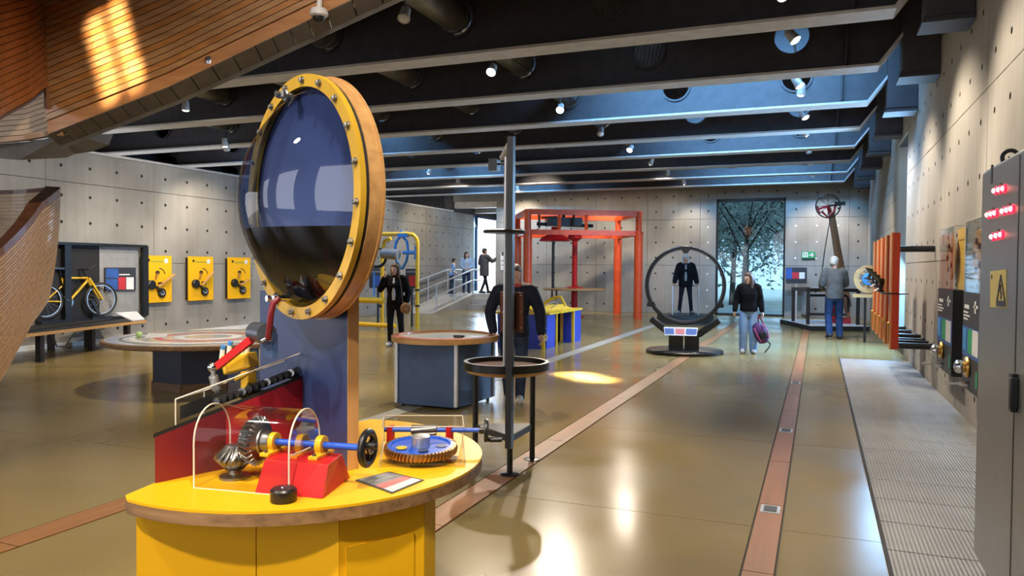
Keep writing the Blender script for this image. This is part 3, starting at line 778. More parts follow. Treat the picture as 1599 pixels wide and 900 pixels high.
for q in ([tr(.08, .12, 0), tr(.95, .12, 0), tr(.95, .12, H_), tr(.08, .12, H_)], [tr(.08, .12, H_), tr(.95, .12, H_), tr(.9, .75, H_), tr(.04, .75, H_)],
          [tr(.08, .12, 0), tr(.04, .75, 0), tr(.04, .75, H_), tr(.08, .12, H_)], [tr(.04, .75, 0), tr(.9, .75, 0), tr(.9, .75, H_), tr(.04, .75, H_)]):
    b.add(q, [(0, 1, 2, 3)])
b.build('cover', ACR, tray, smooth=False)
b = MB()
for a, c in ((tr(.08, .12, 0), tr(.08, .12, H_)), (tr(.08, .12, H_), tr(.95, .12, H_)), (tr(.08, .12, H_), tr(.04, .75, H_)), (tr(.04, .75, 0), tr(.04, .75, H_)), (tr(.04, .75, H_), tr(.9, .75, H_))): b.tube([a, c], .0025, 6)
b.build('cover_edge', ACRE, tray)
for k in range(14):
    u = .32 + .045 * k
    b = MB(); b.cyl(tr(u, .16, .025), tr(u - .015, .6, .025), .014, n=10); b.build('roller', RUBBER if k % 4 else CHROME, tray)
b = MB(); b.prism([tr(.1, .14, .012), tr(.26, .14, .012), tr(.25, .6, .012), tr(.08, .6, .012)], (0, 0, .045)); b.build('ribbed_block', GREYD, tray)
# ---- hydraulic arm and yellow gripper beside the post
ha = thing('hydraulic_arm', 'small hydraulic arm with red lever, grey cylinder and yellow gripper left of post', 'arm', dep(350, 615, 2.75))
b = MB(); b.lathe([(.036, -.05), (.036, .045), (.03, .05), (.03, -.055)][:3], dep(407, 520, 2.66), ux, 24); b.build('bracket_drum', M('slate_metal', (0.13, 0.15, 0.19), 0.35, .6), ha)
b = MB(); b.prism([dep(408, 520, 2.64), dep(425, 522, 2.62), dep(425, 560, 2.62), dep(412, 556, 2.64)], -PN * .02); b.build('bracket_plate', NAVYL, ha)
b = MB(); b.cyl(dep(412, 532, 2.60), dep(420, 528, 2.58), .012); b.build('pivot_bolt', CHROME, ha)
b = MB(); b.bar(dep(392, 531, 2.66), dep(340, 572, 2.72), .018, .026); b.build('red_lever', RED, ha)
b = MB(); b.ball(dep(332, 574, 2.73), .018); b.build('ball_joint', CHROME, ha)
b = MB(); b.cyl(dep(333, 588, 2.74), dep(338, 608, 2.76), .016); b.cyl(dep(338, 608, 2.76), dep(341, 632, 2.78), .007); b.cyl(dep(332, 574, 2.73), dep(333, 588, 2.74), .008); b.build('piston', ALU, ha)
b = MB(); g0 = dep(378, 566, 2.78)
b.box(g0, (.10, .06, .055), x=(.9, .1, .25), z=(-.25, 0, .97)); b.box(g0 + V((-.055, 0, -.01)), (.04, .05, .07), x=(.9, .1, .25), z=(-.25, 0, .97))
b.box(g0 + V((.02, -.02, -.045)), (.06, .03, .02), x=(.9, .1, .45)); b.box(g0 + V((.03, 0, -.08)), (.035, .05, .10)); b.build('gripper', YELP, ha, bevel=.005)
for k, (px, py) in enumerate(((346, 553), (357, 547), (377, 553), (385, 551))):
    c = dep(px, py, 2.80); b = MB(); b.cyl(c - V((0, 0, .02)), c + V((.006, 0, .02)), .009, n=10); b.build('syringe', WHITE, ha)
    if k < 2:
        b = MB(); b.cyl(c + V((.006, 0, .018)), c + V((.01, 0, .032)), .009, n=10); b.build('blue_cap', BLUEL, ha)
b = MB(); b.box(dep(392, 612, 2.85), (.10, .06, .012)); b.box(dep(372, 618, 2.84), (.07, .05, .01)); b.cyl(dep(394, 618, 2.85), dep(394, 575, 2.85), .012); b.build('yellow_base', YELP, ha)
# ---- bevel gears under the arched cover
U = V((.99, .14, 0)).normalized(); Wd = V((-.14, .99, 0)).normalized()
SC0 = V((-1.53, 2.02, .978))
ax_ = lambda t: SC0 + U * t
bt = thing('crown_gear_exhibit', 'pair of toothed steel gears turned by a blue shaft on a red block', 'gears', (SC0.x, SC0.y, TZ))
def gear(b, c, ax, prof, teeth, depth, twist=0.0, per=6):
    """toothed wheel of revolution: prof = [(radius, height, tooth factor)]"""
    c = V(c); ax = V(ax).normalized(); u = V((1, 0, 0)) if abs(ax.x) < .9 else V((0, 1, 0)); u = (u - ax * u.dot(ax)).normalized(); w = ax.cross(u)
    n = teeth * per; rs = []
    for i, (r, h, k) in enumerate(prof):
        rr = []
        for q in range(n):
            ph = q % per; up_ = 1.0 if ph in (1, 2, 3) else 0.0
            a = 2 * math.pi * q / n + twist * h
            R = r - depth * k * (1 - up_)
            rr.append(c + ax * h + (u * math.cos(a) + w * math.sin(a)) * R)
        rs.append(rr)
    b.rings(rs)
b = MB(); gc = ax_(-.175)
gear(b, gc, U, [(.022, -.03, 0), (.055, -.028, 0), (.066, -.026, .9), (.082, .012, 1), (.066, .022, .3), (.05, .03, 0), (.022, .03, 0)], 26, .013, 1.5)
b.lathe([(.05, .02), (.045, .035), (.036, .037), (.034, .06), (.022, .062)], gc, U, 32); b.build('crown_gear', GUN, bt)
b = MB(); pc = V((*(SC0 + U * -.252).to_2d(), .925))
gear(b, pc, (0, 0, 1), [(.012, .036, 0), (.028, .034, .6), (.062, .005, 1), (.066, -.008, 1), (.05, -.024, 0), (.03, -.045, 0), (.015, -.05, 0)][::-1], 18, .013, 9)
b.build('pinion_gear', GUN, bt)
b = MB(); b.lathe([(.05, 0), (.05, .008), (.022, .014), (.018, .04)], (pc.x, pc.y, TZ), (0, 0, 1), 28); b.build('pinion_base', GUN, bt)
b = MB(); b.cyl(ax_(-.15), ax_(.205), .011, n=16); b.build('shaft', BLUEP, bt)
f1, f2, b2_ = V((-1.604, 1.875, TZ)), V((-1.373, 1.902, TZ)), V((-1.43, 2.132, TZ)); b1_ = f1 + (b2_ - f2)
b = MB(); ins = .028; ctr = (f1 + f2 + b1_ + b2_) / 4
lo_ = [f1, f2, b2_, b1_]; hi_ = [p.lerp(ctr, .18) + V((0, 0, .092)) for p in lo_]
hi_[0] = f1 + Wd * .045 + U * .006 + V((0, 0, .092)); hi_[1] = f2 + Wd * .045 - U * .004 + V((0, 0, .092)); hi_[2] = b2_ - Wd * .05 - U * .004 + V((0, 0, .092)); hi_[3] = b1_ - Wd * .05 + U * .006 + V((0, 0, .092))
b.rings([lo_, hi_]); b.build('bearing_block', RED, bt, smooth=False, bevel=.002)
for t in (-.108, .062):
    c = ax_(t); b = MB(); b.annulus(c, U, .012, .031, .022, n=24); b.box(c - V((0, 0, .022)), (.022, .05, .022), x=U); b.box(c - V((0, 0, .03)), (.032, .12, .012), x=U)
    o = b.build('bearing', YELP, bt, bevel=.002)
    for s in (-1, 1):
        b = MB(); p = c + Wd * (.048 * s) - V((0, 0, .026)); b.lathe([(.007, 0), (.007, .008), (.003, .01)], p, (0, 0, 1), 6); b.build('bearing_bolt', GUN, o)
hw = ax_(.222); b = MB(); b.torus(hw, U, .050, .012, 40, 10); b.cyl(hw - U * .022, hw + U * .012, .016)
for k in range(3):
    a = 2 * math.pi * k / 3 + .5; d = Wd * math.cos(a) + V((0, 0, math.sin(a))); b.tube([hw, hw + d * .05], .009, 8)
hwo = b.build('handwheel', BLACK, bt)
hp = hw + Wd * .012 * 0 + V((0, 0, .016)) + Wd * -.03; b = MB(); b.lathe([(.006, -.005), (.010, .008), (.010, .042), (.005, .045)], hp, U, 14); b.build('wheel_handle', BLACK, hwo)
b = MB(); b.lathe([(.019, 0), (.019, .012)], hw, U, 20); b.build('hub_plate', CHROME, hwo)
# arched acrylic cover: half barrel over the gears
cv = thing('arched_cover', 'clear arched acrylic cover over the steel gears and red block', 'cover', (SC0.x, SC0.y, TZ))
cA = V((-1.825, 1.925, TZ)); cB = V((-1.495, 1.970, TZ)); cu = (cB - cA).normalized(); cw = V((-cu.y, cu.x, 0)); hwid = .095; ht = .25
def arch(t):
    if t < .3: return -hwid, ht * .56 * (t / .3)
    if t > .7: return hwid, ht * .56 * ((1 - t) / .3)
    a = math.pi * (1 - (t - .3) / .4); return hwid * math.cos(a), ht * .56 + ht * .44 * math.sin(a)
def ap(u, t):
    x, z = arch(t); return cA.lerp(cB, u) + cw * (x + .01) + V((0, 0, z))
T_ = [k / 40 for k in range(41)]
b = MB(); b.rings([[ap(u, t) for t in T_] for u in (0, .5, 1)], caps=False, closed=False); b.build('acrylic_sheet', ACR, cv)
b = MB(); b.add([ap(0, t) for t in T_], [tuple(range(41))]); b.build('end_sheet', ACR, cv, smooth=False)
b = MB(); b.add([ap(1, t) for t in T_], [tuple(range(41))]); b.build('end_sheet', ACR, cv, smooth=False)
for u in (0, 1):
    b = MB(); b.tube([ap(u, t) for t in T_], .003, 6); b.build('sheet_edge', ACRE, cv)
b = MB()
for t in (.0, 1): b.tube([ap(0, t), ap(1, t)], .002, 6)
b.tube([ap(1, .26), ap(1, .5) - V((0, 0, .13)), ap(1, .74)], .0025, 6); b.build('slot_edge', ACRE, cv)
b = MB(); k0 = onZ(436, 786, TZ); b.lathe([(.037, 0), (.039, .004), (.039, .034), (.034, .04), (.008, .041)], k0 + V((0, .02, 0)), (0, 0, 1), 32)
kb = thing('black_knob', 'squat round black knob on the yellow table before the red block', 'knob', k0 + V((0, .02, 0))); b.build('knob_body', BLACK, kb)
b = MB(); b.lathe([(.008, .04), (.007, .044), (.003, .045)], k0 + V((0, .02, 0)), (0, 0, 1), 14); b.build('screw', CHROME, kb)
# info card
c4 = [onZ(555, 751, TZ), onZ(612, 772, TZ), onZ(662, 751, TZ), onZ(607, 738, TZ)]
def quadlerp(q, a, c): return q[0].lerp(q[3], c).lerp(q[1].lerp(q[2], c), a)
def card(name, label, cat, q, bands, th, base, par=None, nrm=V((0, 0, 1))):
    """flat printed card: base board plus raised printed fields (a0,a1,c0,c1,material)"""
    t = thing(name, label, cat, q[0]) if label else par
    b = MB(); b.prism(q, nrm * th); b.build('board', base, t, smooth=False)
    for (a0_, a1_, c0_, c1_, m_) in bands:
        b = MB(); b.prism([quadlerp(q, a0_, c0_) + nrm * th, quadlerp(q, a1_, c0_) + nrm * th, quadlerp(q, a1_, c1_) + nrm * th, quadlerp(q, a0_, c1_) + nrm * th], nrm * .0007)
        b.build('print_field', m_, t, smooth=False)
    return t
lines = [(.06 + .035 * k, .072 + .035 * k, .1, .9 - .2 * (k % 3), PRINTGY) for k in range(0)]
card('info_card', 'striped grey, red and white info card lying on the yellow table', 'card', [c4[0], c4[1], c4[2], c4[3]],
     [(.05, .95, .05, .95, PRINTGY), (.05, .95, .40, .62, PRINTP), (.05, .95, .62, .95, PRINTW)][::1] if False else
     [(.04, .5, .06, .94, PRINTGY), (.5, .74, .06, .94, PRINTP), (.74, .96, .06, .94, PRINTW)] +
     [(.10 + .07 * k, .12 + .07 * k, .12, .8, PRINTW) for k in range(4)] + [(.78 + .05 * k, .795 + .05 * k, .12, .85, PRINTGY) for k in range(3)], .003, GREYD)
# ---- worm gear with big blue wheel
wg = thing('worm_gear', 'large blue gear wheel with bronze teeth lying flat on the yellow table', 'gears', onZ(658, 700, TZ))
gp = dep(657, 692, 2.76); gp.z = .895; tilt = V((.02, -.06, 1)).normalized()
b = MB(); gear(b, gp, tilt, [(.10, -.010, 0), (.131, -.013, 1), (.134, 0, 1), (.131, .013, 1), (.118, .014, 0), (.112, .004, 0)], 56, .010, 2.0); b.build('toothed_rim', BRONZE, wg)
b = MB(); b.lathe([(.119, -.010), (.119, .0142), (.108, .0146), (.104, .009), (.035, .009), (.034, .0)], gp, tilt, 48); b.build('blue_wheel', BLUEP, wg)
for k in range(5):
    a = 2 * math.pi * k / 5 + .3; c = gp + V((.075 * math.cos(a), .075 * math.sin(a), .0105)); b = MB(); b.lathe([(.02, -.001), (.02, .0008)], c, tilt, 20); b.build('lightening_hole', YELP if k % 2 else NAVY, wg)
b = MB(); b.lathe([(.034, 0), (.034, .045), (.028, .048), (.01, .048)], gp, tilt, 28); b.build('hub', ALU, wg)
b = MB(); b.lathe([(.02, -.045), (.02, 0)], gp, (0, 0, 1), 16); b.build('hub_stand', GUN, wg)
s0, s1 = dep(600, 690, 2.93), dep(748, 683, 2.93); s0.z = s1.z = .925
for px in (610, 702):
    f = (px - 600) / 148; c = s0.lerp(s1, f); b = MB(); b.box(c - V((0, 0, .03)), (.02, .03, .09)); b.build('red_bearing', RED, wg, bevel=.002)
b = MB(); b.cyl(s0, s1, .009, n=14); b.build('blue_shaft', BLUEP, wg)
b = MB(); m_ = s0.lerp(s1, .42); gear(b, m_, (s1 - s0), [(.012, -.05, 0), (.02, -.048, 1), (.02, .048, 1), (.012, .05, 0)], 10, .006, 60); b.build('worm', GUN, wg)
cd_ = (s1 - s0).normalized(); cw_ = s1 + cd_ * .02
b = MB(); b.cyl(s1, cw_ + cd_ * .02, .014); b.lathe([(.044, .0), (.046, .006), (.044, .014), (.02, .018)], cw_, cd_, 28); b.build('crank_disc', BLACK, wg)
b = MB(); q = cw_ + cd_ * .012 - V((0, 0, .036)); b.lathe([(.006, 0), (.010, .012), (.010, .055), (.006, .058)], q, cd_, 12); b.build('crank_handle', BLACK, wg)
wcov = thing('acrylic_guard', 'clear acrylic guard standing round the blue gear wheel', 'guard', onZ(658, 728, TZ))
q = [onZ(592, 730, TZ), onZ(727, 729, TZ), onZ(722, 690, TZ), onZ(600, 690, TZ)]
h0, h1 = .02, .105
b = MB()
top = [q[0] + V((0, 0, h0)), q[1] + V((0, 0, h0)), q[2] + V((0, 0, h1)), q[3] + V((0, 0, h1))]
b.add([q[3], q[2], top[2], top[3]], [(0, 1, 2, 3)]); b.add([q[0], q[3], top[3], top[0]], [(0, 1, 2, 3)]); b.add([q[1], q[2], top[2], top[1]], [(0, 1, 2, 3)])
mid = [top[0].lerp(top[3], .55) + V((0, 0, .03)), top[1].lerp(top[2], .55) + V((0, 0, .03))]
b.add([mid[0], mid[1], top[2], top[3]], [(0, 1, 2, 3)]); b.build('guard_sheet', ACR, wcov, smooth=False)
b = MB()
for a, c in ((top[2], top[3]), (top[3], q[3]), (top[2], q[2]), (mid[0], mid[1]), (top[3], mid[0]), (top[2], mid[1]), (q[0], q[3]), (q[1], q[2])): b.tube([a, c], .002, 6)
b.build('guard_edge', ACRE, wcov)
b = MB(); b.prism([q[0], q[1], q[1].lerp(q[2], .16), q[0].lerp(q[3], .16)], (0, 0, .012)); b.build('clear_rail', clear('rail_acrylic', (.95, .93, .88), .3), wcov, smooth=False)
for k in range(10):
    c = q[0].lerp(q[1], .05 + .1 * k).lerp(q[3].lerp(q[2], .05 + .1 * k), .08) + V((0, 0, .012)); b = MB(); b.lathe([(.005, 0), (.005, .003), (.002, .004)], c, (0, 0, 1), 8); b.build('rail_screw', GUN, wcov)
# ================================================================ MID GROUND
# ---- tall pole stand with round tray
fA, fB, fC = onZ(742, 720), onZ(796, 742), onZ(831, 718)
tcn = (fA + fB + fC) / 3; tz = .80
ps = thing('pole_stand', 'three-legged black stand with round tray and tall square pole', 'stand', (tcn.x, tcn.y, 0))
for f in (fA, fB, fC):
    b = MB(); b.cyl((f.x, f.y, 0), (f.x, f.y, tz - .05), .022, n=16); o = b.build('leg', BLACK, ps)
    b = MB(); b.lathe([(.07, 0), (.07, .008), (.03, .014)], (f.x, f.y, 0), (0, 0, 1), 24); b.build('foot_plate', BLACK, o)
tc_ = V((tcn.x, tcn.y, tz)); TRr = .335
b = MB(); b.annulus(tc_ - V((0, 0, .01)), (0, 0, 1), TRr - .03, TRr, .06, n=56); b.build('tray_rim', BLACK, ps)
b = MB(); b.lathe([(TRr - .03, -.035), (TRr - .03, -.015)], tc_, (0, 0, 1), 56); b.build('tray_floor', M('tray_brown', (0.075, 0.025, 0.016), 0.75, spec=.15), ps)
b = MB(); b.lathe([(TRr * .8, -.075), (TRr * .93, -.062), (TRr * .98, -.041), (TRr * .9, -.038)], tc_, (0, 0, 1), 56); b.build('tray_base', PINE, ps)
b = MB(); b.prism([V((p.x, p.y, .285)) for p in (fA, fB, fC)], (0, 0, .012)); b.build('lower_shelf', BLACK, ps)
for a, c in ((fA, fB), (fB, fC), (fC, fA)):
    b = MB(); b.bar((a.x, a.y, .27), (c.x, c.y, .27), .012, .05); b.build('shelf_rail', GREYD, ps)
pb = fB + (tc_ - fB) * 0 + V((.02, -.065, 0)); pdp = (pb - CAM).dot(FW)
pT = dep(803, 216, pdp).z; pBz = dep(803, 700, pdp).z
b = MB(); b.bx(pb.x - .024, pb.x + .024, pb.y - .024, pb.y + .024, pBz, pT); b.build('tall_pole', BLACK, ps)
b = MB(); b.bar((pb.x, pb.y, .45), (fB.x, fB.y, .45), .02); b.bar((pb.x, pb.y, .7), (fB.x, fB.y, .7), .02); b.build('clamp', BLACK, ps)
gx = pb + V((-.055, .03, 0))
b = MB(); b.cyl((gx.x, gx.y, tz), (gx.x, gx.y, pT - .14), .012, n=14); b.build('guide_tube', ALU, ps)
q0, q1 = V((pb.x, pb.y, pT - .03)), dep(784, 247, pdp + .15)
b = MB(); b.cyl(q0, q1, .022, n=14); b.build('top_arm', LAMPH, ps)
b = MB(); b.box(dep(772, 258, pdp + .12), (.07, .07, .09)); b.bar(dep(772, 256, pdp + .12), dep(800, 258, pdp), .014); b.build('pulley_box', BLACK, ps)
b = MB(); b.lathe([(.155, -.012), (.16, -.004), (.16, .008), (.15, .012), (.02, .013)], dep(788, 362, pdp + .03), (0, 0, 1), 36); b.build('weight_disc', BLACK, ps)
b = MB(); b.lathe([(.012, -.03), (.02, -.02), (.024, 0), (.018, .03), (.012, .035)], dep(794, 567, pdp + .15), (0, 0, 1), 16); b.build('float', HOSE, ps)
pl = [dep(781, 456, pdp + .05), dep(817, 457, pdp + .05), dep(817, 519, pdp + .05), dep(781, 519, pdp + .05)]
b = MB(); b.prism(pl, away * .012); b.build('brown_board', wood('brown_board', (0.20, 0.065, 0.04), (0.13, 0.042, 0.026), 2), ps)
b = MB(); b.prism([dep(794, 462, pdp + .045), dep(806, 462, pdp + .045), dep(806, 514, pdp + .045), dep(794, 514, pdp + .045)], -away * .012); b.build('clamp_plate', BLACK, ps)
for (px, py) in ((785, 462), (813, 462), (785, 488), (813, 488), (785, 513), (813, 513)):
    b = MB(); b.lathe([(.008, 0), (.008, .01), (.004, .013)], dep(px, py, pdp + .05), -away, 10); b.build('board_bolt', GUN, ps)
# ---- slate blue table with oval timber top
k1, k2, k3 = onZ(620, 634), onZ(712, 642), onZ(770, 624)
d1_, d2_ = (k1 - k2), (k3 - k2); k4 = k1 + d2_
bx = thing('oval_top_table', 'slate-blue box table with oval timber-rimmed top behind the yellow gear table', 'table', ((k1 + k3) / 2)[:2] + (0,) if False else V(((k1.x + k3.x) / 2, (k1.y + k3.y) / 2, 0)))
bz = .725
for (a, c) in ((k1, k2), (k2, k3), (k3, k4), (k4, k1)):
    i_ = ((k1 + k3) / 2 - (a + c) / 2).normalized() * .02
    b = MB(); b.prism([a + V((0, 0, .03)), c + V((0, 0, .03)), c + i_ + V((0, 0, .03)), a + i_ + V((0, 0, .03))], (0, 0, bz - .03)); b.build('side_panel', NAVYL, bx)
for a in (k1, k2, k3, k4):
    b = MB(); o_ = (a - (k1 + k3) / 2).normalized() * .004; b.box(V((a.x, a.y, bz / 2 + .02)) + o_, (.035, .035, bz - .04), x=d1_.normalized()); b.build('corner_strip', ALU, bx)
    b = MB(); i2_ = ((k1 + k3) / 2 - a) * .12; b.cyl(V((a.x, a.y, 0)) + i2_, V((a.x, a.y, .035)) + i2_, .018, n=12); b.build('levelling_foot', BLACK, bx)
oc = V(((k1.x + k3.x) / 2, (k1.y + k3.y) / 2 - .02, bz)); e1, e2 = d1_.normalized(), d2_.normalized(); e2 = (e2 - e1 * e2.dot(e1)).normalized()
def ov(r, z, n=56, rx=.60, ry=.66): return [oc + e1 * (rx - r) * math.cos(2 * math.pi * k / n) + e2 * (ry - r) * math.sin(2 * math.pi * k / n) + V((0, 0, z)) for k in range(n)]
b = MB(); b.rings([ov(0, 0), ov(0, .055), ov(.09, .06), ov(.10, .03), ov(.10, .0)], caps=False); b.build('timber_rim', PINE, bx)
b = MB(); b.rings([ov(.006, .0590), ov(.085, .0650), ov(.095, .05)], caps=False); b.build('red_inlay', wood('red_timber', (0.36, 0.10, 0.06), (0.24, 0.06, 0.04), 0), bx)
b = MB(); b.rings([ov(.10, .0), ov(.10, .035)]); b.build('table_surface', M('pale_surface', (0.36, 0.40, 0.42), 0.3, col2=(0.5, 0.5, 0.47), scale=2), bx)
b = MB(); c = oc + e1 * -.33 + e2 * -.34 + V((0, 0, .06)); b.lathe([(.05, 0), (.05, .01), (.02, .015)], c, (0, 0, 1), 16); b.bar(c + V((-.06, 0, .02)), c + V((.06, .02, .02)), .02); b.build('swivel', BLACK, bx)
# ---- low round table, left
RZ = .62
rc_ = dep(325, 526, 9.95); rc = V((rc_.x, rc_.y, 0))
rt_ = thing('round_table', 'low round table with a painted map top on a dark octagonal drum', 'table', rc)
b = MB(); b.lathe([(1.22, RZ - .06), (1.25, RZ - .045), (1.25, RZ - .005), (1.245, RZ)], (rc.x, rc.y, 0), (0, 0, 1), 72); b.build('wooden_top', PLY, rt_)
TOPM = M('painted_map_top', (0.34, 0.42, 0.50), 0.2, col2=(0.50, 0.46, 0.44), scale=3.2, detail=3, contrast=(.42, .56))
b = MB(); b.lathe([(1.21, RZ), (1.21, RZ + .004)], (rc.x, rc.y, 0), (0, 0, 1), 72); b.build('map_surface', TOPM, rt_)
for (r0, r1, m_) in ((.86, .93, PRINTW), (.55, .64, PRINTP), (.3, .42, PRINTW), (1.0, 1.04, PRINTGY)):
    b = MB(); b.annulus((rc.x, rc.y, RZ + .005), (0, 0, 1), r0, r1, .003, n=64); b.build('painted_ring', m_, rt_)
dk = M('drum_navy', (0.012, 0.020, 0.048), 0.4)
for k in range(8):
    a0_, a1_ = math.pi / 4 * k + .3, math.pi / 4 * (k + 1) + .3; R_ = .68
    p0, p1 = V((rc.x + R_ * math.cos(a0_), rc.y + R_ * math.sin(a0_), 0)), V((rc.x + R_ * math.cos(a1_), rc.y + R_ * math.sin(a1_), 0))
    i_ = (rc - (p0 + p1) / 2).normalized() * .03; p2 = (p1 - p0).normalized() * .002
    b = MB(); b.prism([p0 + p2, p1 - p2, p1 - p2 + i_, p0 + p2 + i_], (0, 0, RZ - .06)); b.build('drum_panel', dk, rt_)
    b = MB(); b.prism([p0 - i_ * .6, p1 - i_ * .6, p1, p0], (0, 0, .10)); b.build('kick_board', wood('kick_board', (0.20, 0.10, 0.04), (0.12, 0.06, 0.025), 0) if k == 0 else bpy.data.materials['kick_board'], rt_)
bal = onZ(217, 523, RZ + .045)
b = MB(); b.ball(bal, .042); tag(b.build('ball', M('green_ball', (0.45, 0.62, 0.22), 0.5), org=bal - V((0, 0, .042))), 'small green ball on the left rim of the round table', 'ball')
b = MB(); q = [onZ(225, 528, RZ + .005), onZ(260, 527, RZ + .005), onZ(262, 521, RZ + .005), onZ(232, 521, RZ + .005)]; b.prism(q, (0, 0, .004))
tag(b.build('paper_sheet', PRINTW, org=q[0]), 'white paper sheet beside the green ball on the round table', 'paper')
# ---- bench with bicycle
g1, g2, g3 = onZ(68, 566), onZ(148, 548), onZ(203, 543)
bd = (g3 - g1).normalized(); bw = V((-bd.y, bd.x, 0))
if bw.x > 0: bw = -bw
bh = .50
be = thing('bicycle_bench', 'long low timber bench with black legs under the yellow bicycle', 'bench', g1)
L0, L1 = g1 - bd * 1.3, g3 + bd * .55
b = MB(); b.prism([L0, L1, L1 + bw * .95, L0 + bw * .95], (0, 0, .05)); o = b.build('timber_edge', PINE, be); o.location.z += bh - .07
b = MB(); b.prism([L0 + bw * .03, L1 + bw * .03, L1 + bw * .95, L0 + bw * .95], (0, 0, .015)); o = b.build('rubber_top', RUBBER, be); o.location.z += bh - .018
for p in (g1, g2, g3):
    for w_ in (.06, .85):
        b = MB(); b.box(p + bw * w_ + V((0, 0, (bh - .07) / 2)), (.09, .09, bh - .07), x=bd); b.build('leg', BLACK, be)
b = MB(); b.tube([g1 + V((.1, .1, .4)), g1 + bd * .3 + V((0, 0, .22)), g1 + bd * .5 + V((0, 0, .2)), g1 + bd * .75 + V((0, 0, .42))], .012, 8); b.build('hanging_cable', BLACK, be)
# backboard frame on the wall
XF = WX0 + .06
bkf = thing('display_frame', 'black display frame with grey board on the wall behind the bicycle', 'frame', onX(160, 500, XF))
fy0, fy1, fz0, fz1 = 9.6, 11.93, .5, 1.95
ym = onX(155, 400, XF).y
b = MB(); b.bx(XF - .03, XF, fy0, ym, fz0, fz1); b.build('dark_board', BLACKM, bkf)
b = MB(); b.bx(XF - .03, XF + .005, ym, fy1 - .1, fz0, fz1 - .05); b.build('grey_board', M('grey_board', (0.30, 0.30, 0.30), 0.6), bkf)
for (a, c) in (((XF + .06, fy0, fz1), (XF + .06, fy1 + .03, fz1)), ((XF + .06, fy0, fz0), (XF + .06, fy1, fz0))):
    b = MB(); b.bar(a, c, .14, .05); b.build('frame_rail', BLACK, bkf)
for y_ in (fy0 + .55, fy1):
    b = MB(); b.bar((XF + .07, y_, fz0), (XF + .07, y_, fz1), .13, .09); b.build('frame_post', BLACK, bkf)
def wallcard(name, label, cat, corners, bands, nrm, base=PRINTD, th=.02):
    return card(name, label, cat, corners, bands, th, base, nrm=nrm)
q = [onX(163, 418, XF + .03), onX(211, 418, XF + .03), onX(211, 454, XF + .03), onX(163, 454, XF + .03)]
wallcard('information_sign', 'dark information panel with blue, red and white fields beside the bicycle', 'sign', q,
         [(.03, .42, .05, .45, PRINTB), (.42, .66, .42, .95, PRINTR), (.68, .93, .42, .95, PRINTW), (.44, .8, .28, .33, PRINTW), (.03, .4, .5, .95, PRINTB)], V((1, 0, 0)))
# bicycle
bc0 = onZ(158, 498, .5); 
yw = thing('bicycle', 'yellow suspension bicycle standing on the bench, rear wheel hidden by the stair', 'bicycle', bc0)
bwl = V((bc0.x, bc0.y, 0)); ddp = (bc0 - CAM).dot(FW); WR = 30 * ddp / FPX
fwz = dep(158, 468, ddp).z; WR = .33
bdir = (bd + RT * .45); bdir.z = 0; bdir.normalize(); side = V((-bdir.y, bdir.x, 0))
Fc = V((bc0.x, bc0.y, bh + .05 + WR)); Rc = Fc - bdir * 1.06
def wheel(nm, c):
    b = MB(); b.torus(c, side, WR - .02, .024, 40, 8); o = b.build(nm, RUBBER, yw)
    b = MB(); b.torus(c, side, WR - .05, .010, 40, 6); b.build('rim', ALU, o)
    b = MB(); b.cyl(c - side * .05, c + side * .05, .02); b.build('hub', CHROME, o)
    for k in range(14):
        a = 2 * math.pi * k / 14; d = bdir * math.cos(a) + V((0, 0, math.sin(a)))
        b = MB(); b.tube([c + d * .02, c + d * (WR - .05)], .0022, 5); b.build('spoke', ALU, o)
wheel('front_wheel', Fc); wheel('rear_wheel', Rc)
Hd = Fc - bdir * .27 + V((0, 0, .42)); Bb = Fc - bdir * .64 + V((0, 0, -.03)); St = Bb - bdir * .12 + V((0, 0, .45))
b = MB(); b.tube([Hd - V((0, 0, .05)), Bb], .024, 10); b.tube([Hd, St + bdir * .05], .02, 10); b.tube([St, Bb], .02, 10)
b.tube([St - V((0, 0, .15)), Rc], .013, 8); b.tube([Bb, Rc], .013, 8); b.build('frame', YELP, yw)
for s in (-1, 1):
    b = MB(); b.tube([Hd + side * .05 * s, Hd.lerp(Fc, .45) + side * .055 * s], .024, 10); b.tube([Hd.lerp(Fc, .4) + side * .055 * s, Fc + side * .05 * s], .02, 10); b.build('fork_leg', YELP, yw)
b = MB(); b.tube([Hd - (Fc - Hd) * .06, Hd - (Fc - Hd) * .38], .016); hb = Hd - (Fc - Hd) * .38
b.tube([hb - side * .3 - bdir * .05, hb, hb + side * .3 - bdir * .05], .012); b.build('handlebar', BLACK, yw)
for s in (-1, 1):
    b = MB(); b.tube([hb + side * .3 * s - bdir * .05, hb + side * .31 * s + bdir * .08 + V((0, 0, .10))], .015); b.build('grip', RUBBER, yw)
b = MB(); b.tube([St, St + V((0, 0, .16)) - bdir * .04], .013); b.box(St + V((0, 0, .18)) - bdir * .06, (.27, .13, .05), x=bdir); b.build('saddle', BLACK, yw, bevel=.02)
b = MB(); b.annulus(Bb, side, .07, .095, .01, n=28); b.tube([Bb + side * .06, Bb + side * .06 + bdir * .12 - V((0, 0, .11))], .01); b.tube([Bb - side * .06, Bb - side * .06 - bdir * .12 + V((0, 0, .11))], .01); b.build('crankset', GUN, yw)
b = MB(); b.bar(Fc - V((0, 0, WR + .06)) - side * .0, Fc - V((0, 0, .0)) - bdir * .2, .05); b.box(Fc - V((0, 0, WR + .025)) , (.4, .1, .05), x=bdir); b.build('wheel_stand', BLACK, yw)
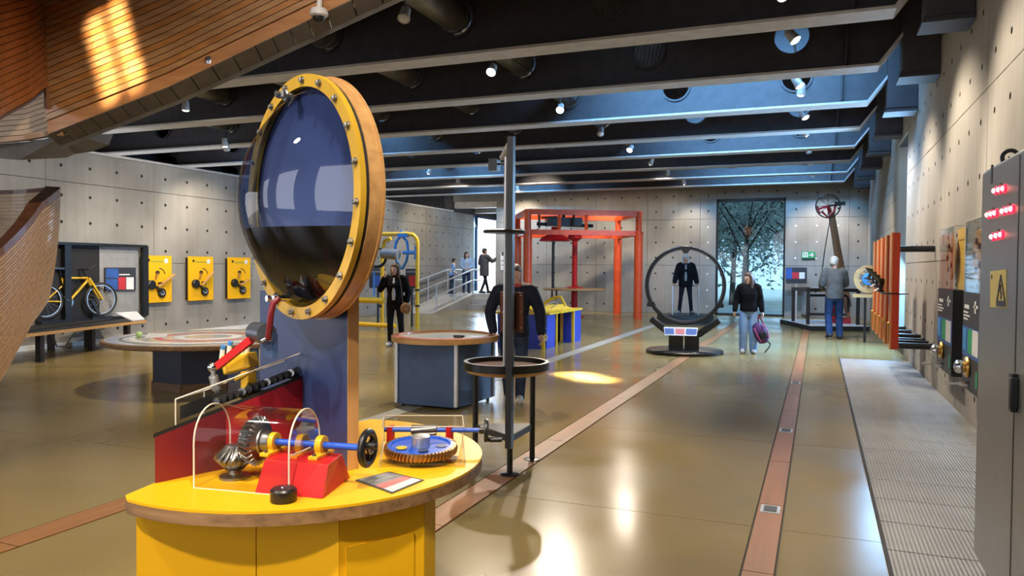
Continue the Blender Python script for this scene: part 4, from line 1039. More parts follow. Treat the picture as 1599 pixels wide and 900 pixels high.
# reading stand on the bench
q = [onZ(181, 490, .84), onZ(207, 502, .72), onZ(226, 500, .72), onZ(213, 488, .84)]
lec = thing('reading_stand', 'white tilted reading panel on a black bracket at the bench end', 'sign', onZ(200, 514, .5))
b = MB(); b.prism(q, (0, 0, .015)); b.build('panel', PRINTW, lec)
b = MB(); b.bar((q[0] + q[1] + q[2] + q[3]) / 4, L0 + bd * ((V((q[1].x, q[1].y, 0)) - L0).dot(bd) - .2) + bw * .10 + V((0, 0, bh)), .05, .02); bq = L0 + bd * (V((q[1].x, q[1].y, 0)) - L0).dot(bd) + bw * .10 + V((0, 0, bh + .012)); b.bar(bq - bd * .05, bq - bd * .45, .1, .03); b.build('bracket', BLACK, lec)
# ---- three yellow wall panels with cranks
WHERE = ['nearest the bicycle frame', 'in the middle of the row', 'beside the big liquid disc']
for n, (pxa, pxb, pt, pb_) in enumerate(((223, 268, 398, 473), (294, 333, 398, 469), (356, 391, 398, 466))):
    XP = WX0 + .12
    a = onX(pxa, pt, XP); c = onX(pxb, pt, XP); zz = (1.76, .76); ya, yb = a.y, c.y; w_ = yb - ya; ymid = (ya + yb) / 2
    t = thing('crank_panel', 'yellow wall panel with hand crank and black discs, ' + WHERE[n], 'panel', (WX0, ymid, zz[1]), 'yellow crank panels on the left wall')
    b = MB(); b.bx(XP - .02, XP, ya, yb, zz[1], zz[0]); b.build('face_board', YEL, t)
    b = MB(); b.bx(WX0 + .004, XP - .02, ya + .03, yb - .03, zz[1] + .03, zz[0] - .03); b.build('backing_box', BLACKM, t)
    P = lambda u, v, h=0: V((XP + h, ya + w_ * u, zz[0] - (zz[0] - zz[1]) * v))
    for (u, v, r_, h_, m_) in ((.25, .62, .10, .07, BLACK), (.55, .60, .035, .09, BLACK), (.62, .8, .10, .05, BLACK), (.62, .8, .055, .056, ALU), (.48, .36, .04, .04, BLACK), (.8, .11, .055, .004, PRINTW), (.2, .1, .03, .004, BLACK)):
        b = MB(); b.lathe([(r_, 0), (r_, h_ * .8), (r_ * .85, h_)], P(u, v), (1, 0, 0), 20); b.build('disc', m_, t)
    b = MB(); b.bar(P(.3, .63, .05), P(.62, .8, .05), .06, .03); b.build('link_bar', BLACK, t)
    b = MB(); v_ = (.5, .45, .62)[n]; b.bar(P(.42, .66, .08), P(.9 + .1 * (n == 0), v_ - .1, .08), .05, .03); b.build('wooden_lever', PINE, t)
    b = MB(); b.bar(P(.46, .36, .03), P(.40, .5, .03), .035, .02); b.build('peg', wood('peg', (0.4, 0.2, 0.06), (0.3, 0.14, 0.04), 2) if n == 0 else bpy.data.materials['peg'], t)
    arcp = [P(.55 + .2 * math.sin(k / 6 * 1.5), .27 + .13 * (1 - math.cos(k / 6 * 1.5)), .004) for k in range(7)]
    b = MB(); b.tube(arcp, .009, 6); b.build('printed_arrow', PRINTD, t)
    b = MB(); b.bar(P(.28, .125, .003), P(.72, .125, .003), .004, .012); b.build('printed_line', PRINTG, t)
    b = MB(); b.bx(XP - .005, XP, ya, yb, zz[1] - .006, zz[1]); b.build('lower_edge', BLACK, t)
# ---- yellow pipe frame with light blue mechanism
PY = 17.0
yf = thing('pipe_frame', 'yellow bent-pipe frame holding a light blue mechanism behind the woman with brown bag', 'frame', (-10.9, PY, 0))
xr, xl = -9.4, -12.3
b = MB(); b.tube([(xr, PY, 0), (xr, PY, 2.15), (xr - .03, PY, 2.28), (xr - .12, PY, 2.37), (xr - .28, PY, 2.4), (xl + .28, PY, 2.4), (xl + .1, PY, 2.34), (xl, PY, 2.15), (xl, PY, 0)], .05, 12); b.build('portal_pipe', YELP, yf)
b = MB(); b.tube([(-10.55, PY + .2, 0), (-10.55, PY + .2, 2.0), (-10.48, PY + .2, 2.22), (-10.3, PY + .2, 2.3)], .05, 12); b.build('inner_upright', YELP, yf)
b = MB(); b.cyl((-12.3, PY - .3, .70), (-10.2, PY - .3, .70), .075, n=14); b.build('front_pipe', YELP, yf)
b = MB(); b.cyl((-12.3, PY - .9, .16), (-9.5, PY - .9, .12), .055, n=12); b.build('lower_pipe', YELP, yf)
b = MB(); b.cyl((xr, PY, .95), (xr, PY, 1.0), .06); b.cyl((xr, PY, .55), (xr, PY, .6), .06); b.cyl((-10.3, PY - .3, .6), (-10.3, PY - .3, .52), .04); b.build('pipe_clamp', BLACK, yf)
MC = onY(627, 393, PY)
for s in (-1, 1):
    b = MB(); b.tube([MC + V((.0, 0, .42)), MC + V((.16 * s, 0, .25)), MC + V((.2 * s, 0, 0)), MC + V((.14 * s, 0, -.25)), MC + V((.02 * s, 0, -.45))], .035, 10); b.build('bow', BLUEL, yf)
b = MB(); b.cyl(MC + V((.05, 0, -.03)), (xr + .02, PY, MC.z - .03), .045); b.cyl(MC + V((-.55, 0, 0)), MC + V((-.1, 0, 0)), .04); b.cyl((xr - .04, PY, MC.z - .2), (xr - .04, PY, MC.z + .14), .05); b.build('cross_bar', BLUEL, yf)
b = MB(); b.cyl(MC + V((0, 0, .4)), (MC.x, PY, 2.5), .025); b.box((MC.x + .05, PY, 2.36), (.28, .12, .09)); b.build('hanger', BLUEL, yf)
b = MB(); b.cyl(onY(597, 396, PY - .2), onY(622, 398, PY - .2), .13, n=20); b.build('grey_drum', PRINTGY, yf)
b = MB(); b.torus(onY(588, 402, PY - .35), (.8, -.6, 0), .25, .04, 24, 8); b.build('black_wheel', BLACK, yf)
b = MB(); b.bar(onY(584, 425, PY - .3), onY(584, 462, PY - .3), .035); b.build('blue_rod', BLUEL, yf)
for (n, px0, px1, rr) in ((0, 577, 602, PRINTB), (1, 634, 651, PRINTR)):
    q = [onY(px0, 420, PY + .5), onY(px1, 420, PY + .5), onY(px1, 450, PY + .5), onY(px0, 450, PY + .5)]
    t = wallcard('information_sign', ('dark information panel left of the woman with brown bag', 'dark and red information panel just behind the yellow upright')[n], 'sign', q, [(.3, .9, .35, .9, rr), (.1, .9, .1, .2, PRINTGY)], V((0, -1, 0)))
    b = MB(); c_ = (q[2] + q[3]) / 2; b.cyl((c_.x, c_.y + .03, 0), (c_.x, c_.y + .03, c_.z + .1), .03); b.build('sign_post', BLACK, t)
# ---- ramp, landing, steps, handrails
LZ = .57
rl = root('floor_landing')
b = MB(); b.bx(DX0, DX1 + .02, FY - .7, 31.4, 0, LZ); b.build('landing_slab', CONCR, rl, smooth=False)
b = MB(); ry0 = 22.6; b.prism([(DX0, ry0, 0), (DX0, FY - .7, 0), (DX0, FY - .7, LZ), ], (1.25, 0, 0)); b.build('ramp_slab', CONCR, rl, smooth=False)
for k in range(2):
    b = MB(); b.bx(DX0 + 1.27, DX1 + .05, FY - .7 - .32 * (2 - k), FY - .7, .0 if k == 0 else .19, .19 * (k + 1)); b.build('stair_step', CONC, rl, smooth=False)
hr = thing('handrail', 'grey double handrail along the ramp to the bright doorway', 'railing', (DX0 + 1.2, ry0 + 1, 0))
for xx in (DX0 + .12, DX0 + 1.18):
    for h in (.5, .9):
        b = MB(); b.tube([(xx, ry0 + .2, h + .03), (xx, FY - .7, LZ + h), (xx, FY + .6, LZ + h)], .026, 8); b.build('rail', ALU, hr)
    for f in (.05, .5, 1.0):
        y_ = ry0 + .3 + (FY - .7 - ry0 - .3) * f; z_ = LZ * (y_ - ry0) / (FY - .7 - ry0)
        b = MB(); b.cyl((xx, y_, z_), (xx, y_, z_ + .92), .022, n=10); b.build('rail_post', ALU, hr)
q = [onY(782, 394, FY - .02), onY(795, 394, FY - .02), onY(795, 422, FY - .02), onY(782, 422, FY - .02)]
wallcard('notice_sign', 'small pale notice on the wall right of the bright doorway', 'sign', q, [(.1, .9, .0, .2, PRINTD), (.1, .9, .45, .5, PRINTD), (.1, .9, .7, .74, PRINTD)], V((0, -1, 0)), base=PRINTW)
# ---- orange-red gantry with hanging mechanism and round table
FLc, FRc = V((-8.13, 21.5, 0)), V((-5.15, 23.3, 0)); BRc = V((-6.35, 25.5, 0)); BLc = FLc + (BRc - FRc)
gn = thing('orange_gantry', 'orange-red steel gantry of four columns and double rails before the far wall', 'frame', (FLc + BRc) / 2)
TH, RH = 3.3, 2.64
for p in (FLc, FRc, BRc, BLc):
    b = MB(); b.cyl((p.x, p.y, 0), (p.x, p.y, RH), .135, n=18); b.lathe([(.15, RH), (.15, RH + .05)], (p.x, p.y, 0), (0, 0, 1), 18); b.cyl((p.x, p.y, RH), (p.x, p.y, TH), .10, n=16); b.build('column', ORANGE, gn)
for z, w_ in ((TH - .05, .16), (RH, .15)):
    for a, c in ((FLc, FRc), (FRc, BRc), (BRc, BLc), (BLc, FLc)):
        b = MB(); b.bar((a.x, a.y, z), (c.x, c.y, z), w_ * .8, w_); b.build('rail', ORANGE, gn)
for f in (.28, .52):
    p = FLc.lerp(FRc, f); b = MB(); b.bar((p.x, p.y, RH), (p.x, p.y, TH), .08); b.build('brace', ORANGE, gn)
mid_ = (FLc + FRc + BRc + BLc) / 4
hm = thing('hoist_carriage', 'black hoist carriage hanging inside the orange gantry with a red canopy', 'machine', (mid_.x, mid_.y, 2.4))
c0 = onY(880, 347, mid_.y - .5)
b = MB(); b.box(c0, (1.1, .5, .26), x=(.86, .5, 0)); b.build('carriage_box', BLACK, hm)
b = MB(); b.bar(onY(838, 350, mid_.y - .8), onY(926, 353, mid_.y - .2), .10, .10); b.bar(onY(845, 340, mid_.y - .8), onY(870, 339, mid_.y - .6), .1, .05); b.build('carriage_rail', BLACKM, hm)
b = MB(); b.bar(onY(842, 335, mid_.y - .7), onY(842, 356, mid_.y - .7), .06); b.bar(onY(896, 333, mid_.y - .4), onY(896, 350, mid_.y - .4), .06); b.cyl(c0, (c0.x, c0.y, TH), .05); b.build('hanger', BLACK, hm)
cc = onY(866, 372, mid_.y - .6)
b = MB(); b.lathe([(.52, -.10), (.42, .02), (.16, .14), (.10, .35)], cc, (0, 0, 1), 10); b.build('canopy', RED, hm)
b = MB(); p0 = onY(864, 378, mid_.y - .6); b.cyl(p0 + V((0, 0, .2)), (p0.x, p0.y, .92), .045, n=10); b.build('black_rod', BLACK, hm)
tp = onY(897, 452, mid_.y - .3)
gt = thing('gantry_table', 'round thin timber table on a red column beneath the orange gantry', 'table', (tp.x, tp.y, 0))
b = MB(); b.lathe([(.98, .86), (1.0, .875), (1.0, .91), (.98, .92)], (tp.x, tp.y, 0), (0, 0, 1), 40); b.build('table_top', PINE, gt)
b = MB(); b.cyl((tp.x, tp.y, 0), (tp.x, tp.y, .87), .10, n=16); b.lathe([(.32, .92), (.22, .96), (.09, 1.0)], (tp.x, tp.y, 0), (0, 0, 1), 24); b.cyl((tp.x, tp.y, .95), (tp.x, tp.y, 2.55), .085, n=14); b.lathe([(.08, 2.4), (.22, 2.5), (.22, 2.58), (.1, 2.7)], (tp.x, tp.y, 0), (0, 0, 1), 20); b.lathe([(.3, 0), (.3, .03), (.1, .06)], (tp.x, tp.y, 0), (0, 0, 1), 20); b.build('red_column', RED, gt)
for dx in (-.75, -.6):
    b = MB(); b.cyl((tp.x + dx, tp.y, .55), (tp.x + dx, tp.y, .87), .03, n=8); b.build('table_bracket', GREYD, gt)
# ---- blue cabinet with yellow edges and wire loop
bcn = thing('blue_desk', 'cobalt blue desk with yellow edges standing right of the man in dark jacket', 'desk', (-5.0, 14.4, 0))
for (x0, x1, y0, y1, m_) in ((-5.8, -4.9, 13.72, 13.76, COBALT), (-4.84, -4.80, 13.76, 14.3, COBALT), (-5.3, -5.2, 14.4, 15.2, COBALT), (-4.98, -4.76, 15.2, 15.25, COBALT), (-4.76, -4.72, 15.25, 15.75, COBALT), (-5.9, -5.0, 15.5, 15.55, BLACKM)):
    b = MB(); b.bx(x0, x1, y0, y1, 0, .66); b.build('panel', m_, bcn)
for (x, y) in ((-4.86, 13.74), (-4.97, 15.22), (-4.74, 15.24), (-4.8, 14.3)):
    b = MB(); b.bx(x - .03, x + .03, y - .03, y + .03, 0, .66); b.build('edge_strip', YELP, bcn)
b = MB(); b.bx(-5.85, -4.72, 13.70, 14.35, .66, .70); b.bx(-5.3, -4.70, 14.3, 15.8, .66, .70); b.build('desk_top', YELP, bcn)
b = MB(); b.prism([(-5.0, 13.72, .70), (-4.75, 15.2, .70), (-4.95, 15.2, .78), (-5.3, 13.8, .80)], (0, 0, .02)); b.build('sloping_tray', YELP, bcn)
wl_ = onY(875, 472, 14.5)
b = MB(); b.tube([onY(849, 476, 14.3), onY(858, 468, 14.3), onY(870, 464, 14.3), onY(876, 464, 14.3), onY(883, 478, 14.3)], .028, 8); b.build('yellow_loop', YELP, bcn)
b = MB(); b.tube([onY(850, 478, 14.2), onY(864, 472, 14.2), onY(872, 474, 14.2), onY(860, 482, 14.2)], .012, 6); b.build('wire', ALU, bcn)
# ---- black ring gyroscope
gcn = dep(1070, 446, 14.1); gnr = V((CAM.x - gcn.x, CAM.y - gcn.y, 0)).normalized(); gx_ = gnr.cross(V((0, 0, 1)))
gx_ = -gx_ if gx_.dot(RT) < 0 else gx_
gy = thing('ring_gyroscope', 'large black upright ring on a flared stand with round black base', 'exhibit', (gcn.x, gcn.y, 0))
gp2 = lambda px, py, o=0: gcn + gx_ * ((px - 1070) * 14.1 / FPX) + V((0, 0, -(py - 446) * 14.1 / FPX)) + gnr * o
b = MB(); b.torus(gcn, gnr, .705, .030, 72, 10); b.build('outer_ring', BLACK, gy)
b = MB(); b.annulus(gcn, gnr, .66, .685, .05, n=72); b.build('inner_track', GREYD, gy)
b = MB(); b.lathe([(.69, 0), (.70, .015), (.70, .05), (.68, .065)], (gcn.x, gcn.y, 0), (0, 0, 1), 56); b.build('round_base', BLACK, gy)
for x0, x1 in ((1046, 1068), (1070, 1092)):
    b = MB(); q = [gp2(x0, 553, .16), gp2(x1, 553, .16), gp2(x1, 521, .16), gp2(x0, 521, .16)]
    for p in q[:2]: p.z = .06
    b.prism(q, -gnr * .3); b.build('pedestal_box', BLACK, gy)
b = MB(); q = [gp2(1040, 523, .24), gp2(1088, 523, .24), gp2(1090, 511, .12), gp2(1038, 511, .12)]; b.prism(q, -gnr * .02); o = b.build('label_shelf', PRINTW, gy)
for (a, c, m_) in ((.02, .3, PRINTB), (.34, .62, PRINTP), (.66, .98, PRINTB)):
    b = MB(); b.prism([quadlerp(q, a, .15) + gnr * .001, quadlerp(q, c, .15) + gnr * .001, quadlerp(q, c, .85) + gnr * .001, quadlerp(q, a, .85) + gnr * .001], gnr * .003); b.build('print_field', m_, o)
for s in (-1, 1):
    b = MB(); b.bar(gp2(1070 + s * 52, 499), gp2(1070 + s * 20, 523), .12, .14, up=gnr); b.build('support_arm', BLACK, gy, bevel=.02)
    b = MB(); b.box(gp2(1070 + s * 52, 476, 0), (.13, .14, .09), x=gx_); b.cyl(gp2(1070 + s * 56, 477, .07), gp2(1070 + s * 56, 477, .1), .03); b.build('roller_clamp', BLACK, gy)
b = MB(); b.prism([gp2(1060, 385, .03), gp2(1080, 385, .03), gp2(1073, 396, .03), gp2(1067, 396, .03)], -gnr * .06); b.build('top_hinge', BLACK, gy)
# ---- steel rail podium seen through the ring
PD = dep(1070, 491, 22.0)
pod = thing('rail_podium', 'low round podium with thin steel hand rails seen through the black ring', 'podium', (PD.x, PD.y, 0))
b = MB(); b.lathe([(.80, 0), (.80, PD.z - .02), (.76, PD.z)], (PD.x, PD.y, 0), (0, 0, 1), 36); b.build('podium_disc', GREYD, pod)
for s in (-1, 1):
    pp = PD + gx_ * (.36 * s)
    b = MB(); b.tube([pp - gnr * .25, pp - gnr * .25 + V((0, 0, .82)), pp + gnr * .35 + V((0, 0, .82)), pp + gnr * .35], .016, 8); b.build('hand_rail', ALU, pod)
b = MB(); b.tube([PD + gx_ * .36 - gnr * .25 + V((0, 0, .82)), PD - gx_ * .36 - gnr * .25 + V((0, 0, .82))], .014, 8); b.build('cross_rail', ALU, pod)
# ---- table machine, far right corner
T0, T1 = onZ(1266, 517), onZ(1358, 518)
tx = (T1 - T0).normalized(); ty = V((-tx.y, tx.x, 0)); tw = (T1 - T0).length
mt_ = thing('frame_machine', 'black tubular machine frame on a low platform where the grey-haired man stands', 'machine', T0)
b = MB(); b.prism([T0, T1, T1 + ty * 2.6, T0 + ty * 2.6], (0, 0, .12)); b.build('platform_base', BLACKM, mt_)
b = MB(); b.prism([T0 + ty * .06, T1 + ty * .06, T1 + ty * 2.55, T0 + ty * 2.55], (0, 0, .012)); o = b.build('platform_top', PRINTW, mt_); o.location.z += .12
for u in (.06, .93):
    for v in (.5, 1.7):
        p = T0 + tx * (tw * u) + ty * v; b = MB(); b.bar(p + V((0, 0, .13)), p + V((0, 0, 1.05)), .09); b.build('leg', BLACK, mt_)
for v in (.5, 1.7):
    for z in (1.03,):
        b = MB(); b.bar(T0 + tx * tw * .03 + ty * v + V((0, 0, z)), T0 + tx * tw * .96 + ty * v + V((0, 0, z)), .09); b.build('top_bar', BLACK, mt_)
for u in (.06, .93):
    b = MB(); b.bar(T0 + tx * tw * u + ty * .5 + V((0, 0, 1.03)), T0 + tx * tw * u + ty * 1.7 + V((0, 0, 1.03)), .09); b.build('top_bar', BLACK, mt_)
i0 = T0 + ty * .8; R4 = lambda u, z: i0 + tx * tw * u + V((0, 0, z))
b = MB(); b.tube([R4(.15, .4), R4(.13, .5), R4(.13, .78), R4(.16, .88), R4(.8, .88), R4(.84, .78), R4(.84, .5), R4(.8, .38), R4(.15, .38)], .035, 8); b.build('inner_loop', BLACK, mt_)
b = MB(); b.bar(T0 + tx * tw * .1 + ty * .5 + V((0, 0, 1.09)), T0 + tx * tw * .95 + ty * .5 + V((0, 0, 1.09)), .2, .03); b.build('work_plate', ALU, mt_)
b = MB(); b.bar(T0 + tx * tw * .7 + ty * 1.2 + V((0, 0, .25)), T0 + tx * tw * .7 + ty * 1.2 + V((0, 0, .9)), .12); b.box(T0 + tx * tw * .78 + ty * 1.1 + V((0, 0, .2)), (.5, .4, .14)); b.build('red_jack', REDD, mt_)
wc = onY(1356, 436, 18.0)
ww = thing('wooden_wheel', 'pale wooden spoked wheel with blue hub beyond the orange boards', 'wheel', wc - V((0, 0, .4)))
b = MB(); b.annulus(wc, (.15, -1, 0), .20, .30, .05, n=40); b.build('wheel_rim', PINE, ww)
for k in range(6):
    a = math.pi / 3 * k + .2; e = V((math.cos(a), .15 * math.cos(a), math.sin(a))); b = MB(); b.bar(wc, wc + e * .22, .045); b.build('spoke', PINE, ww)
b = MB(); b.lathe([(.13, -.03), (.13, .05), (.08, .06)], wc, (.15, -1, 0), 24); b.build('blue_hub', BLUEL, ww)
b = MB(); b.box(wc - V((.06, 0, .36)), (.5, .25, .07)); b.bar(wc - V((0, -.06, .34)), wc + V((0, .06, 0)), .05); b.build('wheel_cradle', PINE, ww)
b = MB(); b.bar(wc + V((-.05, .05, -.38)), V((wc.x - .05, wc.y + .05, 0)), .05); b.build('stand_post', BLACK, ww)
# leaning crane post with wheel on top
ca, cb = onY(1322, 480, 23.6), onY(1298, 332, 23.6)
cr = thing('leaning_mast', 'brown leaning wooden mast topped with a wheel and red arms, back right corner', 'mast', (ca.x, ca.y, .13))
b = MB(); b.bar(V((ca.x + .05, ca.y, .13)), ca, .2, .14); b.tube([ca, cb], [.135, .085], 8); b.build('mast_post', wood('mast_wood', (0.42, 0.19, 0.085), (0.30, 0.12, 0.055), 2), cr)
wt = onY(1293, 322, 23.5); b = MB(); b.torus(wt, (.2, -1, 0), .33, .018, 32, 8); b.build('top_wheel', BLACK, cr)
for k in range(8):
    a = math.pi / 4 * k; b = MB(); b.tube([wt, wt + V((math.cos(a) * .32, .06 * math.cos(a), math.sin(a) * .32))], .008, 5); b.build('wheel_spoke', BLACK, cr)
b = MB(); b.tube([wt, onY(1297, 335, 23.6)], .05); b.bar(onY(1277, 327, 23.5), wt, .06); b.bar(onY(1276, 322, 23.5), onY(1280, 334, 23.5), .05); b.tube([onY(1283, 330, 23.5), onY(1293, 340, 23.5), onY(1303, 330, 23.5), onY(1304, 320, 23.5)], .03, 8); b.build('red_arm', REDD, cr)
b = MB(); b.bar(onY(1303, 318, 23.5), onY(1320, 318, 23.5), .14, .1); b.bar(wt, onY(1320, 318, 23.5), .05); b.build('counterweight', BLACK, cr)
b = MB(); b.tube([onY(1297, 338, 23.5), onY(1288, 390, 23.0), onY(1280, 452, 22.6)], .014, 6); b.build('cable', GREYD, cr)
q = [onY(1227, 418, 26.3), onY(1260, 418, 26.3), onY(1260, 443, 26.3), onY(1227, 443, 26.3)]
t = wallcard('information_sign', 'dark information panel with red and white fields right of the window', 'sign', q, [(.02, .3, .05, .7, PRINTB), (.3, .62, .3, .7, PRINTR), (.64, .9, .3, .7, PRINTW)], V((0, -1, 0)))
b = MB(); c_ = (q[2] + q[3]) / 2; b.bar((c_.x, c_.y + .05, 0), (c_.x, c_.y + .05, c_.z + .2), .06); b.build('sign_post', ALU, t)
gf_ = thing('low_railing', 'low grey tubular railing under the information panel by the window', 'railing', onY(1250, 492, 25.8))
r0, r1 = onZ(1231, 494), onZ(1268, 497)
for z in (.12, .95):
    b = MB(); b.bar((r0.x, r0.y, z), (r1.x, r1.y, z), .05); b.build('rail', ALU, gf_)
for f in (0, .96):
    p = r0.lerp(r1, f); b = MB(); b.bar((p.x, p.y, 0), (p.x, p.y, .95), .06); b.build('railing_post', PRINTGY, gf_)
b = MB(); b.prism([(r0.x + .1, r0.y, .15), (r1.x - .1, r1.y, .15), (r1.x - .1, r1.y, .9), (r0.x + .1, r0.y, .9)], (0, .02, 0)); b.build('infill_panel', M('infill_grey', (0.42, 0.41, 0.39), 0.6), gf_)
# exit sign (running figure and arrow)
q = [onY(1252, 393.5, FY - .06), onY(1273, 393.5, FY - .06), onY(1273, 403.5, FY - .06), onY(1252, 403.5, FY - .06)]
ex = thing('exit_sign', 'small green emergency exit sign with arrow on the far wall', 'sign', q[3])
b = MB(); b.prism(q, (0, .05, 0)); b.build('sign_box', M('exit_green', (0.015, 0.28, 0.10), 0.4, emit=.15), ex)
def ep(u, v): return quadlerp(q, u, v) - V((0, .004, 0))
b = MB(); b.bar(ep(.55, .5), ep(.9, .5), .012, .035); b.bar(ep(.72, .22), ep(.9, .5), .012, .035); b.bar(ep(.72, .78), ep(.9, .5), .012, .035); b.build('arrow', PRINTW, ex)
b = MB(); b.bar(ep(.10, .15), ep(.10, .88), .012, .03); b.bar(ep(.10, .15), ep(.42, .15), .012, .03); b.bar(ep(.42, .15), ep(.42, .88), .012, .03); b.bar(ep(.26, .35), ep(.24, .6), .012, .05); b.bar(ep(.24, .6), ep(.18, .85), .012, .03); b.bar(ep(.25, .6), ep(.34, .8), .012, .03); b.ball(ep(.28, .27), .022); b.build('running_figure', PRINTW, ex)
# ---- orange boards standing off the right wall
OB = [(11.55, 'nearest'), (12.4, 'second'), (13.25, 'third'), (14.1, 'fourth'), (15.0, 'farthest')]
dep0 = None
for n, (y_, nm) in enumerate(OB):
    xb = .985; z0_, z1_ = .475, 2.065
    t = thing('echo_board', '%s of the tall orange-red boards held off the right wall' % nm, 'board', (xb, y_, z0_), 'orange boards on wall arms')
    b = MB(); b.bx(xb - .045, xb + .045, y_, y_ + .05, z0_, z1_); b.build('board_face', BOARDR, t)
    b = MB(); b.bx(xb - .062, xb - .045, y_, y_ + .30, z0_ + .0, z1_); b.build('board_side', wood('orange_board_side', (0.78, 0.32, 0.07), (0.62, 0.22, 0.05), 2) if n == 0 else bpy.data.materials['orange_board_side'], t)
    for z in ((1.845, .53) if n == 0 else (.53,)):
        b = MB(); b.cyl((xb + .05, y_ + .03, z), (WX1 - .004, y_ + .03, z), .042, n=12); b.build('wall_arm', BLACK, t)
    b = MB(); b.lathe([(.05, 0), (.05, .03)], (WX1 - .034, y_ + .03, .53), (1, 0, 0), 14); b.build('arm_flange', BLACK, t)
    b = MB(); c_ = V((xb - (.06 if n == 0 else .09), y_ + .3, 1.20 + .05 * n)); 
    if n == 0: b.lathe([(.05, -.02), (.17, -.008), (.175, .008), (.05, .02)], (xb + .0, y_ + .16, 1.235), (0, 0, 1), 28)
    else: b.lathe([(.12, .06), (.03, -.03), (.03, -.09), (.10, -.15)], c_ + V((.0, 0, .12)), (.25, 0, 1), 20)
    b.build('black_disc', BLACK, t)
    b = MB(); b.ball((xb - .075, y_ + .06, .82), .028); b.cyl((xb - .08, y_ + .06, .8), (xb - .08, y_ + .06, .55), .012, n=8); b.build('brass_knob', BRASS, t)
for k in range(3):
    y_ = 10.75 - .0 * k
for k, y_ in enumerate((11.15, 12.0)):
    b = MB(); b.cyl((.97, y_ + .9, .545 + .02 * k), (WX1, y_ + .9, .545 + .02 * k), .028, n=12)
    o = b.build('wall_rod', BLACK, org=(WX1, y_ + .9, .53)); tag(o, ('thin black rod between the two nearest orange boards and the wall', 'thin black rod between the second and third orange boards')[k], 'rod')
# ---- wall displays with acrylic cases
for n, (y0_, y1_) in enumerate(((9.20, 10.25), (7.72, 8.56))):
    X0 = 1.33; zb_, zt_, za = .43, 1.35, 2.03
    t = thing('wall_display', ('farther', 'nearer')[n] + ' black wall display with acrylic case, blue-green poster and brass knob', 'display', (X0, (y0_ + y1_) / 2, zb_), 'wall displays by the grey cabinet')
    b = MB(); b.bx(X0 + .004, WX1, y0_, y1_, zb_, zt_); b.build('display_body', BLACK, t)
    W_ = y1_ - y0_; P = lambda u, v: V((X0, y1_ - W_ * u, zt_ - (zt_ - zb_) * v))
    def fld(u0, u1, v0, v1, m_, h=.003, nm='print_field'):
        b = MB(); b.prism([P(u0, v0), P(u1, v0), P(u1, v1), P(u0, v1)], (-h, 0, 0)); b.build(nm, m_, t)
    fld(0, 1, 0, 1, PRINTD, .004, 'front_board')
    X0 -= .004
    fld(.0, 1, .36, .66, PRINTB); X0 -= .003
    fld(.06, .26, .38, .6, M('print_sky', (0.05, 0.28, 0.65), 0.5) if n == 0 else bpy.data.materials['print_sky']); fld(.36, .62, .37, .62, PRINTG); fld(.62, .95, .37, .62, PRINTW)
    for k in range(3): fld(.06, .34 + .1 * (k % 2), .2 + .035 * k, .21 + .035 * k + .006, PRINTW)
    fld(.72, .8, .08, .2, PRINTW); fld(.66, .9, .12, .15, PRINTW); fld(.12, .4, .13, .17, PRINTW)
    fld(.86, .95, .76, .92, PRINTG)
    c_ = P(.42, .76); b = MB(); b.lathe([(.095, 0), (.10, .012), (.09, .03)], c_, (-1, 0, 0), 28); b.build('brass_dial', BRASS, t)
    b = MB(); b.lathe([(.04, .02), (.06, .05), (.065, .08), (.05, .11), (.02, .12)], c_ + V((0, .0, 0)), (-1, 0, 0), 20); b.build('silver_knob', CHROME, t)
    b = MB(); e_ = c_ + V((-.07, 0, -.16)); b.cyl(e_, e_ + V((-.13, 0, 0)), .012); b.cyl(e_ + V((.07, 0, 0)), e_, .02); b.build('handle_peg', CHROME, t)
    X0 = 1.33
    b = MB()
    for q in ([(X0, y0_, zt_), (X0, y1_, zt_), (X0, y1_, za), (X0, y0_, za)], [(X0, y0_, za), (X0, y1_, za), (WX1, y1_, za), (WX1, y0_, za)], [(X0, y0_, zt_), (WX1, y0_, zt_), (WX1, y0_, za), (X0, y0_, za)], [(X0, y1_, zt_), (WX1, y1_, zt_), (WX1, y1_, za), (X0, y1_, za)]):
        b.add(q, [(0, 1, 2, 3)])
    b.build('acrylic_case', ACR, t, smooth=False)
    b = MB()
    for (a, c) in (((X0, y0_, zt_), (X0, y0_, za)), ((X0, y1_, zt_), (X0, y1_, za)), ((X0, y0_, za), (X0, y1_, za)), ((X0, y0_, za), (WX1, y0_, za))): b.tube([a, c], .004, 6)
    b.build('case_edge', ACRE, t)
    b = MB(); b.lathe([(.24, -.012), (.24, .012)], (X0 + .05, (y0_ + y1_) / 2, 1.70), (1, 0, 0), 32); b.build('wooden_disc', PINEZ, t)
    for k in range(5):
        a = 1.257 * k; b = MB(); b.lathe([(.03, 0), (.03, .02)], (X0 + .04, (y0_ + y1_) / 2 + .14 * math.cos(a), 1.70 + .14 * math.sin(a)), (-1, 0, 0), 14); b.build('disc_peg', RIMD, t)
    b = MB(); b.bx(WX1 - .02, WX1 - .005, y0_ + .02, y0_ + (y1_ - y0_) * .45, zt_, za - .02); b.build('amber_back', M('amber_back', (0.75, 0.5, 0.09), 0.4) if n == 0 else PRINTW, t)
